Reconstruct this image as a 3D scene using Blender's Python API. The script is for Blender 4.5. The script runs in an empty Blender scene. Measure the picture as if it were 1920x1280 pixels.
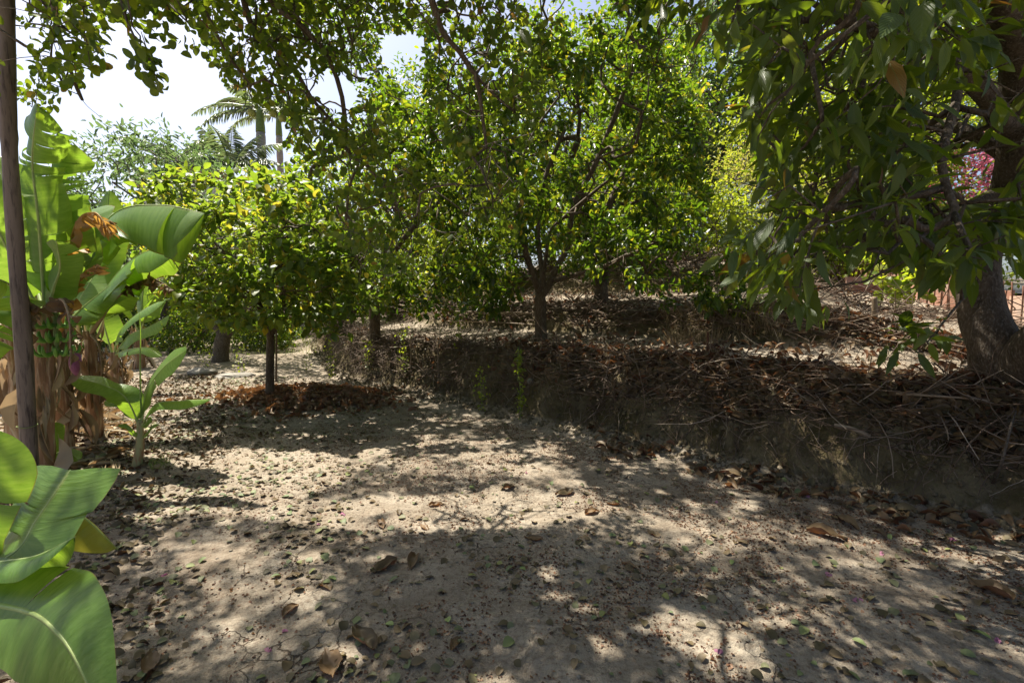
import bpy, math, random
import numpy as np
from mathutils import Vector
SC = bpy.context.scene
rng = np.random.default_rng(7); random.seed(7)
R = math.radians
# ---------------------------------------------------------------- camera
FPX = 907.0; PITCH = R(5.0); CAM = np.array([0.0, 0.0, 1.5])
cd = bpy.data.cameras.new("camera"); cam = bpy.data.objects.new("camera", cd)
SC.collection.objects.link(cam); SC.camera = cam
cd.sensor_width = 36.0; cd.lens = 36.0*FPX/1920.0
cd.clip_start = 0.05; cd.clip_end = 2000.0
cam.location = CAM; cam.rotation_euler = (R(90)-PITCH, 0, 0)
# ---------------------------------------------------------------- light
SUN_AZ = R(-45.0); SUN_EL = R(60.0)            # azimuth from +Y, negative = left
SUNV = np.array([math.sin(SUN_AZ)*math.cos(SUN_EL), math.cos(SUN_AZ)*math.cos(SUN_EL), math.sin(SUN_EL)])
w = bpy.data.worlds.new("World"); SC.world = w; w.use_nodes = True
nt = w.node_tree; nt.nodes.clear()
sky = nt.nodes.new('ShaderNodeTexSky'); sky.sky_type = 'NISHITA'; sky.sun_disc = False
sky.sun_elevation = SUN_EL; sky.sun_rotation = SUN_AZ
sky.air_density = 0.75; sky.dust_density = 3.2; sky.ozone_density = 0.6; sky.altitude = 50
bg = nt.nodes.new('ShaderNodeBackground'); bg.inputs[1].default_value = 0.082
wo = nt.nodes.new('ShaderNodeOutputWorld')
nt.links.new(sky.outputs[0], bg.inputs[0]); nt.links.new(bg.outputs[0], wo.inputs[0])
ld = bpy.data.lights.new("sun", 'SUN'); ld.energy = 5.0; ld.angle = R(0.55); ld.color = (1.0, 0.94, 0.82)
lo = bpy.data.objects.new("sun", ld); SC.collection.objects.link(lo)
lo.rotation_euler = Vector(SUNV).to_track_quat('Z', 'Y').to_euler()
vs = SC.view_settings; vs.view_transform = 'Standard'; vs.look = 'None'; vs.exposure = 1.42; vs.gamma = 1
cy = SC.cycles; cy.max_bounces = 8; cy.diffuse_bounces = 4; cy.transmission_bounces = 5; cy.glossy_bounces = 2
cy.sample_clamp_indirect = 8; cy.use_denoising = True; cy.caustics_reflective = False; cy.caustics_refractive = False
# ---------------------------------------------------------------- maths helpers
def rays(px, py):
    px = np.asarray(px, float); py = np.asarray(py, float)
    a = (px-960)/FPX; b = (640-py)/FPX
    c, s = math.cos(PITCH), math.sin(PITCH)
    return np.stack([a, c+b*s, -s+b*c], -1)
def at(px, py, Y):                                # the point a photo pixel shows at world depth Y
    d = rays(px, py); return CAM + d*(np.asarray(Y, float)/d[..., 1])[..., None]
def proj(P):
    P = np.asarray(P, float)-CAM; c, s = math.cos(PITCH), math.sin(PITCH)
    zc = P[..., 1]*c-P[..., 2]*s; yc = P[..., 1]*s+P[..., 2]*c
    zc = np.where(zc < 0.05, 0.05, zc)
    return 960+FPX*P[..., 0]/zc, 640-FPX*yc/zc
def _h(i, j, s):
    n = (i.astype(np.int64)*374761393+j.astype(np.int64)*668265263+s*144665) & 0xffffffff
    n = ((n ^ (n >> 13))*1274126177) & 0xffffffff
    return ((n ^ (n >> 16)) & 0xffff)/65535.0
def vnoise(x, y, s=0):
    x = np.asarray(x, float); y = np.asarray(y, float)
    i = np.floor(x); j = np.floor(y); f = x-i; g = y-j
    f = f*f*(3-2*f); g = g*g*(3-2*g)
    a = _h(i, j, s); b = _h(i+1, j, s); c = _h(i, j+1, s); d = _h(i+1, j+1, s)
    return (a*(1-f)+b*f)*(1-g)+(c*(1-f)+d*f)*g
def fbm(x, y, s=0, o=4):
    t = 0; a = 0.5
    for k in range(o):
        t = t+a*(vnoise(x, y, s+k*17)-0.5); x = x*2.03+5.1; y = y*2.03+1.7; a *= 0.5
    return t
def ss(a, b, x):
    t = np.clip((x-a)/(b-a), 0, 1); return t*t*(3-2*t)
def nrm(v): return v/np.maximum(np.linalg.norm(v, axis=-1, keepdims=True), 1e-9)
def inpoly(px, py, poly):
    r = np.zeros(np.shape(px), bool); n = len(poly)
    for k in range(n):
        x0, y0 = poly[k]; x1, y1 = poly[(k+1) % n]
        c = ((y0 > py) != (y1 > py)) & (px < (x1-x0)*(py-y0)/((y1-y0) if y1 != y0 else 1e-9)+x0)
        r ^= c
    return r
# ---------------------------------------------------------------- terrain: terraces rising to the right and behind
FOOT = np.array([[14.0, -7.5], [8.5, -2.0], [3.3, 3.1], [-3.2, 9.1], [-5.6, 14.0], [-10.5, 26.0], [-20.0, 60.0]])
def dist_foot(x, y):
    best = np.full(np.shape(x), 1e9); sg = np.ones(np.shape(x))
    for k in range(len(FOOT)-1):
        a, b = FOOT[k], FOOT[k+1]; e = b-a
        t = np.clip(((x-a[0])*e[0]+(y-a[1])*e[1])/(e@e), 0, 1)
        qx = a[0]+e[0]*t; qy = a[1]+e[1]*t
        d = np.hypot(x-qx, y-qy); s = np.where(e[0]*(y-a[1])-e[1]*(x-a[0]) > 0, -1.0, 1.0)
        m = d < best; best = np.where(m, d, best); sg = np.where(m, s, sg)
    return best*sg
PROF = np.array([[-1.2, 0], [-.35, .0], [0, .07], [.14, .34], [.30, .66], [.42, .77], [.8, .83], [1.85, .93], [2.05, 1.12], [2.3, 1.36], [2.6, 1.41],
                 [4.3, 1.6], [4.55, 1.85], [4.85, 2.13], [5.2, 2.2], [8, 2.45], [9, 2.9], [13, 3.5], [25, 5.0], [60, 7.0], [400, 20.]])
def H(x, y):
    x = np.asarray(x, float); y = np.asarray(y, float)
    d = dist_foot(x, y)
    near = np.exp(-((d-.5)/3.5)**2)
    dd = d+fbm(x*1.1, y*1.1, 3)*.34*near+fbm(x*5, y*5, 9)*.13*near
    h = np.interp(dd, PROF[:, 0], PROF[:, 1])
    t = (x+3.2)*.735+(y-9.1)*-.678
    k = ss(7.3, 9.2, t)*ss(1.5, 2.0, d)
    hb = .88+.03*np.maximum(d-2, 0)+.62*ss(4.5, 14, d)
    h = h*(1-k)+hb*k
    ww = x-(6.7+(y-5.3)*.265); k2 = ss(-4.0, -1.3, ww)*ss(1.5, 2.1, d)*(1-ss(17, 22, y))
    h = h*(1-k2)+(.95+(y-5.5)*.135+.04*np.maximum(-ww, 0))*k2
    st = ss(0.0, 1.2, x-(6.95+(y-5.3)*.265))*(1-ss(3, 9, y-18))       # beyond the low wall the plot is level with the lane
    h = h*(1-st)+(.55+.085*y)*st
    h = h+fbm(x*.55, y*.55, 21)*.14*(1-ss(15, 40, np.hypot(x, y)))+fbm(x*3.1, y*3.1, 5)*.035
    left = ss(-3.4, -5.2, x)*ss(40, 12, y)
    h = h+left*.05
    h = h+(fbm(x*9, y*9, 33)*.16+fbm(x*23, y*23, 35, 3)*.13)*np.exp(-((d-.2)/.4)**2)+fbm(x*14, y*14, 37, 3)*.016*np.exp(-(x*x+(y-4)**2)/60)+.12*np.exp(-(((x+3.05)/1.0)**2+((y-7.05)/.6)**2)**.8)
    return h
def G(px, py):
    d = rays(px, py); t = np.linspace(.4, 60, 6000); P = CAM+d*t[:, None]
    b = np.nonzero(P[:, 2] < H(P[:, 0], P[:, 1]))[0]
    return P[b[0]] if len(b) else P[-1]
def onG(x, y, dz=0.0): return np.array([x, y, float(H(x, y))+dz])
# ---------------------------------------------------------------- object helpers
def link(o): SC.collection.objects.link(o); return o
def tag(o, label=None, cat=None, group=None, kind=None):
    for k, v in (('label', label), ('category', cat), ('group', group), ('kind', kind)):
        if v: o[k] = v
    return o
def thing(name, label, cat, loc, group=None):
    o = link(bpy.data.objects.new(name, None)); o.location = [float(c) for c in loc]; o.empty_display_size = .1
    tag(o, label, cat, group); bpy.context.view_layer.update() if False else None
    return o
def mk(name, V, faces, mats, parent=None, rnd=None, uv=None, smooth=True, mi=None):
    """V: n x 3 world points; faces: list of index arrays (m x k)"""
    V = np.asarray(V, np.float32)
    q = parent
    while q is not None: V = V-np.array(q.location, np.float32); q = q.parent
    faces = [np.asarray(f, np.int32) for f in (faces if isinstance(faces, list) else [faces]) if len(f)]
    me = bpy.data.meshes.new(name); me.vertices.add(len(V)); me.vertices.foreach_set('co', V.ravel())
    li = np.concatenate([f.ravel() for f in faces]); tot = np.concatenate([np.full(len(f), f.shape[1], np.int32) for f in faces])
    st = np.concatenate([[0], np.cumsum(tot)[:-1]]).astype(np.int32)
    me.loops.add(len(li)); me.loops.foreach_set('vertex_index', li)
    me.polygons.add(len(tot)); me.polygons.foreach_set('loop_start', st); me.polygons.foreach_set('loop_total', tot)
    me.polygons.foreach_set('use_smooth', np.full(len(tot), smooth, bool))
    if mi is not None: me.polygons.foreach_set('material_index', np.asarray(mi, np.int32))
    if rnd is not None:
        a = me.attributes.new('rnd', 'FLOAT', 'POINT'); a.data.foreach_set('value', np.asarray(rnd, np.float32))
    if uv is not None:
        u = me.uv_layers.new(name='UVMap'); u.data.foreach_set('uv', np.asarray(uv, np.float32)[li].ravel())
    for m in (mats if isinstance(mats, (list, tuple)) else [mats]): me.materials.append(m)
    me.update(calc_edges=True)
    o = link(bpy.data.objects.new(name, me)); o.parent = parent
    return o
class MB:                                          # gathers pieces into one mesh
    def __init__(s): s.V = []; s.F = {}; s.n = 0; s.r = []; s.uv = []; s.mi = {}
    def add(s, V, faces, rnd=None, uv=None, mi=0):
        V = np.asarray(V, float)
        for f in (faces if isinstance(faces, list) else [faces]):
            f = np.asarray(f, np.int32)
            if len(f):
                s.F.setdefault(f.shape[1], []).append(f+s.n); s.mi.setdefault(f.shape[1], []).append(np.full(len(f), mi, np.int32))
        s.V.append(V); s.n += len(V)
        s.r.append(np.full(len(V), .5) if rnd is None else np.broadcast_to(rnd, (len(V),)))
        s.uv.append(np.zeros((len(V), 2)) if uv is None else uv); return s
    def build(s, name, mats, parent=None, smooth=True):
        ks = sorted(s.F)
        return mk(name, np.concatenate(s.V), [np.concatenate(s.F[k]) for k in ks], mats, parent, np.concatenate(s.r),
                  np.concatenate(s.uv), smooth, np.concatenate([np.concatenate(s.mi[k]) for k in ks]))
def tube(pts, rad, n=8, caps=True, wob=0.0, seed=0):
    """one tube along pts; returns V, faces, uv"""
    P = np.asarray(pts, float); m = len(P); rad = np.broadcast_to(np.asarray(rad, float), (m,))
    T = nrm(np.gradient(P, axis=0)); mean = nrm(P[-1]-P[0]+1e-6)
    ref = np.eye(3)[np.argmin(np.abs(mean))]
    S = nrm(np.cross(T, ref)); B = np.cross(T, S)
    a = np.linspace(0, 2*math.pi, n, endpoint=False)
    rr = rad[:, None]*np.ones((1, n))
    if wob:
        L = np.concatenate([[0], np.cumsum(np.linalg.norm(np.diff(P, axis=0), axis=1))])
        rr = rr*(1+wob*2*fbm(np.cos(a)[None]*1.3+L[:, None]*2.2+seed, np.sin(a)[None]*1.3+L[:, None]*1.1, seed, 3))
    V = P[:, None]+S[:, None]*(np.cos(a)[None, :, None]*rr[..., None])+B[:, None]*(np.sin(a)[None, :, None]*rr[..., None])
    i = np.arange(m-1)[:, None]*n; j = np.arange(n)[None]; k = (j+1) % n
    F = [np.stack([i+j, i+k, i+n+k, i+n+j], -1).reshape(-1, 4)]
    if caps: F += [np.arange(n)[None, ::-1], (np.arange(n)+(m-1)*n)[None]]
    uv = np.stack([np.broadcast_to(a/(2*math.pi), (m, n)), np.broadcast_to(np.linspace(0, 1, m)[:, None], (m, n))], -1).reshape(-1, 2)
    return V.reshape(-1, 3), F, uv
def curve(P, n):                                    # Catmull-Rom resample
    P = np.asarray(P, float)
    if len(P) == 2: return P[0]+(P[1]-P[0])*np.linspace(0, 1, n)[:, None]
    Q = np.vstack([2*P[0]-P[1], P, 2*P[-1]-P[-2]]); m = len(P)-1
    t = np.linspace(0, m, n); i = np.minimum(t.astype(int), m-1); f = (t-i)[:, None]
    a, b, c, d = Q[i], Q[i+1], Q[i+2], Q[i+3]
    return .5*(2*b+(c-a)*f+(2*a-5*b+4*c-d)*f**2+(3*b-a-3*c+d)*f**3)
def twigs(base, dirs, L, r, k=5, wig=.25, droop=0.0):
    """many thin bent 3-sided sticks at once"""
    n = len(base); L = np.broadcast_to(L, (n,)); r = np.broadcast_to(r, (n,))
    P = [base]; d = nrm(dirs)
    for s in range(k-1):
        d = nrm(d+rng.normal(0, wig, (n, 3))+np.array([0, 0, -droop])); P.append(P[-1]+d*(L/(k-1))[:, None])
    P = np.stack(P, 1); T = nrm(np.gradient(P, axis=1))
    S = nrm(np.cross(T, np.array([.37, .41, .83]))); B = np.cross(T, S)
    a = np.array([0, 2.094, 4.189]); tap = np.linspace(1, .45, k)
    rr = (r[:, None]*tap[None])[..., None, None]
    V = P[:, :, None]+rr*(S[:, :, None]*np.cos(a)[None, None, :, None]+B[:, :, None]*np.sin(a)[None, None, :, None])
    idx = (np.arange(n)*k*3)[:, None, None]+(np.arange(k-1)*3)[None, :, None]+np.arange(3)[None, None]
    nx = (np.arange(n)*k*3)[:, None, None]+(np.arange(k-1)*3)[None, :, None]+((np.arange(3)+1) % 3)[None, None]
    F = np.stack([idx, nx, nx+3, idx+3], -1).reshape(-1, 4)
    return V.reshape(-1, 3), F, np.repeat(rng.random(n), k*3)
# leaf templates: rows (u, v, z), faces
def tmpl_hex(a=.3, b=.68, wa=.8, wb=.9):
    T = np.array([[0, 0, 0], [a, wa, .0], [b, wb, .0], [1, 0, 0], [b, -wb, .0], [a, -wa, .0]], float)
    return T, np.array([[0, 3, 2, 1], [0, 5, 4, 3]])
def tmpl_grid(st, wd):
    T = []; F = []
    for u, wv in zip(st, wd): T += [[u, -wv, 0], [u, 0, 0], [u, wv, 0]]
    for i in range(len(st)-1):
        o = i*3; F += [[o, o+1, o+4, o+3], [o+1, o+2, o+5, o+4]]
    return np.array(T, float), np.array(F)
HEX = tmpl_hex(); HEXR = tmpl_hex(.22, .62, .95, .95); HEXN = tmpl_hex(.3, .7, .9, .7)
ROUND = tmpl_grid([0, .12, .38, .66, .88, 1], [.12, .66, 1, .9, .5, .04])
OVATE = tmpl_grid([0, .1, .3, .55, .8, 1], [.05, .45, .92, 1, .55, .02])
LANCE = tmpl_grid([0, .08, .15, .35, .6, .82, 1], [.05, .06, .5, .95, .92, .5, .01])
def leaf_batch(pos, ax, nm, L, W, tmpl, fold=.25, curl=.25, twist=0.3, rnd=None):
    """pos, ax, nm: n x 3; L full length, W half width"""
    T, F = tmpl; n = len(pos); m = len(T)
    ax = nrm(ax); sd = nrm(np.cross(nm, ax)); nn = np.cross(ax, sd)
    L = np.broadcast_to(L, (n,)).astype(float); W = np.broadcast_to(W, (n,)).astype(float)
    cu = curl*(.4+1.2*rng.random(n)); fo = fold*(.3+1.4*rng.random(n)); tw = twist*(rng.random(n)-.5)*2
    u, v = T[None, :, 0], T[None, :, 1]
    z = L[:, None]*(-cu[:, None]*u**2+cu[:, None]*.35*u)+np.abs(v)*W[:, None]*fo[:, None]+v*u*W[:, None]*tw[:, None]
    V = pos[:, None]+ax[:, None]*(L[:, None]*u*(1-.12*u*cu[:, None]*2))[..., None]+sd[:, None]*(W[:, None]*v*(1-.25*fo[:, None]))[..., None]+nn[:, None]*z[..., None]
    FF = (np.arange(n)[:, None, None]*m+F[None]).reshape(-1, F.shape[1])
    r = np.repeat(rng.random(n) if rnd is None else rnd, m)
    uv = np.tile(np.stack([T[:, 0], T[:, 1]*.5+.5], -1), (n, 1))
    return V.reshape(-1, 3), FF, r, uv
# ---------------------------------------------------------------- materials
def newmat(name):
    m = bpy.data.materials.new(name); m.use_nodes = True; t = m.node_tree; t.nodes.clear()
    o = t.nodes.new('ShaderNodeOutputMaterial'); return m, t, o
def N(t, kind, **kw):
    n = t.nodes.new(kind)
    for k, v in kw.items():
        if k.startswith('i_'): n.inputs[k[2:].replace('_', ' ')].default_value = v
        else: setattr(n, k, v)
    return n
def ramp(t, fac, stops):
    r = t.nodes.new('ShaderNodeValToRGB'); e = r.color_ramp.elements
    while len(e) < len(stops): e.new(.5)
    for q, (p, c) in zip(e, stops): q.position = p; q.color = (*c, 1)
    t.links.new(fac, r.inputs[0]); return r.outputs[0]
def mixc(t, fac, a, b, mode='MIX'):
    n = t.nodes.new('ShaderNodeMix'); n.data_type = 'RGBA'; n.blend_type = mode
    for s, x in ((n.inputs[0], fac), (n.inputs[6], a), (n.inputs[7], b)):
        if hasattr(x, 'links'): t.links.new(x, s)
        elif isinstance(x, (int, float)): s.default_value = x
        else: s.default_value = (*x, 1)
    return n.outputs[2]
def noise(t, scale, detail=4, vec=None, rough=.55):
    n = t.nodes.new('ShaderNodeTexNoise'); n.inputs['Scale'].default_value = scale; n.inputs['Detail'].default_value = detail
    n.inputs['Roughness'].default_value = rough
    if vec is not None: t.links.new(vec, n.inputs['Vector'])
    return n.outputs[0]
def bump(t, h, s, d=.01):
    b = t.nodes.new('ShaderNodeBump'); b.inputs['Strength'].default_value = s; b.inputs['Distance'].default_value = d
    t.links.new(h, b.inputs['Height']); return b.outputs[0]
def leafmat(name, cols, trans, tf=.42, rough=.45, spec=.5, veins=False, sheen=None):
    m, t, o = newmat(name); L = t.links.new
    a = N(t, 'ShaderNodeAttribute', attribute_name='rnd')
    c = ramp(t, a.outputs['Fac'], cols)
    g = t.nodes.new('ShaderNodeNewGeometry')
    c = mixc(t, g.outputs['Backfacing'], c, mixc(t, .2, c, (.15, .19, .07)))
    tc = ramp(t, a.outputs['Fac'], trans)
    p = t.nodes.new('ShaderNodeBsdfPrincipled'); p.inputs['Roughness'].default_value = rough; p.inputs['Specular IOR Level'].default_value = spec
    if veins:
        uv = t.nodes.new('ShaderNodeUVMap'); sp = t.nodes.new('ShaderNodeSeparateXYZ'); L(uv.outputs[0], sp.inputs[0])
        s1 = N(t, 'ShaderNodeMath', operation='SUBTRACT'); L(sp.outputs[1], s1.inputs[0]); s1.inputs[1].default_value = .5
        s2 = N(t, 'ShaderNodeMath', operation='ABSOLUTE'); L(s1.outputs[0], s2.inputs[0])
        mr = N(t, 'ShaderNodeMapRange'); L(s2.outputs[0], mr.inputs[0]); mr.inputs[1].default_value = .0; mr.inputs[2].default_value = .035; mr.inputs[3].default_value = .7; mr.inputs[4].default_value = 0
        c = mixc(t, mr.outputs[0], c, (.17, .22, .06)); tc = mixc(t, mr.outputs[0], tc, (.08, .12, .02))
        ad = N(t, 'ShaderNodeMath', operation='MULTIPLY_ADD'); L(s2.outputs[0], ad.inputs[0]); ad.inputs[1].default_value = -.9; L(sp.outputs[0], ad.inputs[2])
        sn = N(t, 'ShaderNodeMath', operation='MULTIPLY'); L(ad.outputs[0], sn.inputs[0]); sn.inputs[1].default_value = 55
        s3 = N(t, 'ShaderNodeMath', operation='SINE'); L(sn.outputs[0], s3.inputs[0])
        L(bump(t, s3.outputs[0], .35, .002), p.inputs['Normal'])
    L(c, p.inputs['Base Color'])
    tr = t.nodes.new('ShaderNodeBsdfTranslucent'); L(tc, tr.inputs[0])
    mx = t.nodes.new('ShaderNodeMixShader'); mx.inputs[0].default_value = tf
    L(p.outputs[0], mx.inputs[1]); L(tr.outputs[0], mx.inputs[2]); L(mx.outputs[0], o.inputs[0]); return m
def roughmat(name, c1, c2, scale=6, bs=.6, bd=.01, rough=.85, stretch=None, c3=None, attr=False):
    m, t, o = newmat(name); L = t.links.new
    tc = t.nodes.new('ShaderNodeTexCoord'); vec = tc.outputs['Object']
    if stretch:
        mp = t.nodes.new('ShaderNodeMapping'); mp.inputs['Scale'].default_value = stretch; L(vec, mp.inputs[0]); vec = mp.outputs[0]
    n1 = noise(t, scale, 6, vec, .65); n2 = noise(t, scale*5, 4, vec, .6)
    if attr:
        a = N(t, 'ShaderNodeAttribute', attribute_name='rnd'); f = a.outputs['Fac']
        c = ramp(t, f, attr) if not isinstance(attr, bool) else ramp(t, f, [(0, c1), (1, c2)])
        c = mixc(t, n1, c, mixc(t, .6, c, c2), 'MIX')
    else:
        c = ramp(t, n1, [(.3, c1), (.7, c2)])
        if c3: c = mixc(t, ramp(t, n2, [(.5, (0, 0, 0)), (.68, (1, 1, 1))]), c, c3)
    p = t.nodes.new('ShaderNodeBsdfPrincipled'); p.inputs['Roughness'].default_value = rough; p.inputs['Specular IOR Level'].default_value = .25
    L(c, p.inputs['Base Color'])
    mm = N(t, 'ShaderNodeMath', operation='ADD'); L(n1, mm.inputs[0]); L(n2, mm.inputs[1])
    L(bump(t, mm.outputs[0], bs, bd), p.inputs['Normal']); L(p.outputs[0], o.inputs[0]); return m
# ---------------------------------------------------------------- material set
M = {}
M['quince'] = leafmat('quince_leaf', [(0, (.026, .052, .008)), (.6, (.055, .092, .014)), (.94, (.10, .12, .015)), (.975, (.26, .22, .025)), (1, (.2, .1, .035))],
                      [(0, (.17, .27, .012)), (.94, (.34, .42, .02)), (.975, (.5, .4, .03)), (1, (.3, .14, .04))], .45, .5, .3)
M['citrus'] = leafmat('citrus_leaf', [(0, (.012, .033, .005)), (.7, (.034, .070, .009)), (.95, (.10, .12, .010)), (1, (.35, .28, .02))],
                      [(0, (.11, .22, .008)), (.7, (.22, .35, .012)), (.95, (.48, .52, .02)), (1, (.7, .5, .03))], .42, .36, .42)
M['persimmon'] = leafmat('broad_leaf', [(0, (.035, .07, .013)), (.6, (.068, .115, .02)), (.93, (.15, .17, .02)), (1, (.4, .3, .03))],
                      [(0, (.18, .31, .02)), (.8, (.35, .47, .03)), (1, (.62, .5, .04))], .42, .5, .4)
M['avocado'] = leafmat('avocado_leaf', [(0, (.012, .033, .006)), (.7, (.028, .056, .009)), (.95, (.055, .09, .013)), (.985, (.10, .11, .02)), (1, (.22, .07, .02))],
                      [(0, (.18, .29, .008)), (.93, (.42, .50, .014)), (.98, (.3, .34, .02)), (1, (.35, .12, .02))], .38, .4, .4, True)
M['avocado_far'] = M['avocado']
M['bright'] = leafmat('bright_leaf', [(0, (.06, .10, .012)), (.7, (.13, .18, .02)), (1, (.2, .25, .03))],
                      [(0, (.28, .38, .015)), (1, (.55, .6, .03))], .48, .45, .4)
M['yellowish'] = leafmat('yellow_green_leaf', [(0, (.16, .18, .04)), (.7, (.30, .28, .07)), (1, (.42, .30, .14))],
                      [(0, (.4, .45, .05)), (1, (.6, .5, .12))], .45, .6, .2)
M['greyish'] = leafmat('grey_green_leaf', [(0, (.05, .09, .04)), (1, (.11, .15, .07))], [(0, (.14, .24, .07)), (1, (.22, .32, .09))], .35, .55, .3)
M['palm'] = leafmat('palm_leaflet', [(0, (.08, .12, .06)), (1, (.18, .22, .12))], [(0, (.18, .25, .09)), (1, (.26, .32, .10))], .35, .4, .5)  # greens lightened, distance haze put into the colour
M['pink'] = leafmat('bougainvillea_bract', [(0, (.7, .2, .34)), (1, (.85, .42, .55))], [(0, (.7, .08, .2)), (1, (.8, .2, .35))], .45, .6, .2)
M['litter'] = leafmat('fallen_leaf', [(0, (.05, .028, .018)), (.3, (.13, .07, .042)), (.55, (.20, .13, .085)), (.72, (.15, .14, .08)), (.9, (.13, .17, .08)), (1, (.26, .26, .08))],
                      [(0, (.08, .03, .015)), (1, (.2, .14, .04))], .15, .6, .3)
M['brownleaf'] = leafmat('dry_brown_leaf', [(0, (.045, .024, .016)), (.35, (.115, .058, .034)), (.75, (.215, .108, .06)), (1, (.32, .20, .12))],
                      [(0, (.15, .04, .015)), (1, (.35, .16, .05))], .2, .55, .35)
M['greenfall'] = leafmat('fallen_green_leaf', [(0, (.2, .3, .1)), (1, (.36, .42, .14))], [(0, (.2, .3, .1)), (1, (.3, .35, .1))], .15, .5, .4)
M['drybanana'] = leafmat('dry_banana_leaf', [(0, (.13, .085, .05)), (.5, (.31, .22, .14)), (1, (.56, .46, .33))], [(0, (.3, .16, .06)), (1, (.5, .34, .18))], .22, .7, .2)
M['orangebanana'] = leafmat('wilted_banana_leaf', [(0, (.34, .19, .07)), (.5, (.50, .30, .10)), (1, (.50, .38, .24))], [(0, (.6, .32, .06)), (1, (.7, .5, .15))], .4, .6, .3)
M['grass'] = leafmat('grass_blade', [(0, (.08, .13, .03)), (.6, (.16, .22, .05)), (1, (.36, .30, .14))], [(0, (.2, .3, .05)), (1, (.4, .4, .12))], .35, .6, .2)
M['drygrass'] = leafmat('dry_grass_blade', [(0, (.2, .13, .07)), (1, (.42, .32, .2))], [(0, (.3, .2, .1)), (1, (.4, .3, .15))], .2, .7, .2)
M['bark'] = roughmat('grey_brown_bark', (.05, .036, .025), (.13, .10, .075), 14, .8, .012, .85, (1, 1, .35), (.17, .15, .12))
M['barkdark'] = roughmat('dark_citrus_bark', (.045, .03, .02), (.12, .085, .055), 12, .7, .008, .8, (1, 1, .3), (.15, .13, .09))
M['avobark'] = roughmat('avocado_bark', (.045, .033, .024), (.14, .105, .075), 16, 1.0, .02, .85, (1, 1, .4), (.19, .16, .13))
M['pole'] = roughmat('weathered_pole', (.10, .075, .06), (.22, .17, .14), 9, .5, .004, .6, (1, 1, .12), (.05, .035, .03))
M['twig'] = roughmat('dead_twig', (.07, .045, .03), (.2, .15, .11), 8, .4, .003, .8, attr=[(0, (.035, .021, .014)), (.55, (.10, .062, .042)), (.85, (.2, .14, .10)), (1, (.38, .31, .24))])
M['root'] = M['twig']
M['stem'] = roughmat('green_stem', (.10, .16, .04), (.20, .25, .08), 10, .3, .003, .5)
M['cane'] = roughmat('dry_cane', (.16, .11, .07), (.34, .26, .18), 7, .3, .003, .6, (.2, .2, .2))
M['iron'] = roughmat('rusty_iron', (.07, .032, .02), (.16, .07, .04), 30, .5, .002, .8)
M['rock'] = roughmat('pale_rock', (.13, .12, .10), (.27, .245, .21), 5, .6, .01, .85)
M['fruit'] = roughmat('green_fruit', (.24, .3, .07), (.38, .42, .13), 20, .25, .002, .45, c3=(.3, .26, .12))
M['bananafruit'] = roughmat('green_banana_fruit', (.10, .24, .03), (.2, .36, .06), 12, .15, .002, .45)
M['flower'] = roughmat('banana_flower', (.16, .04, .08), (.34, .14, .2), 12, .2, .002, .5)
M['wall'] = roughmat('whitewashed_wall', (.55, .54, .52), (.7, .69, .66), 3, .2, .003, .9)
M['tile'] = roughmat('clay_roof_tile', (.35, .16, .1), (.55, .32, .22), 12, .5, .01, .9)
M['asphalt'] = roughmat('lane_paving', (.30, .29, .27), (.42, .41, .38), 5, .4, .003, .9)
def brickmat():
    m, t, o = newmat('terracotta_panel'); L = t.links.new
    a = N(t, 'ShaderNodeAttribute', attribute_name='rnd'); tc = t.nodes.new('ShaderNodeTexCoord')
    c = ramp(t, a.outputs['Fac'], [(0, (.22, .10, .065)), (.6, (.35, .175, .12)), (1, (.46, .30, .22))])
    n1 = noise(t, 5, 6, tc.outputs['Object'], .7); c = mixc(t, ramp(t, n1, [(.45, (0, 0, 0)), (.75, (.7, .7, .7))]), c, (.30, .27, .24))
    p = t.nodes.new('ShaderNodeBsdfPrincipled'); p.inputs['Roughness'].default_value = .9; L(c, p.inputs['Base Color'])
    L(bump(t, n1, .5, .01), p.inputs['Normal']); L(p.outputs[0], o.inputs[0]); return m
M['brick'] = brickmat()
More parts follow.
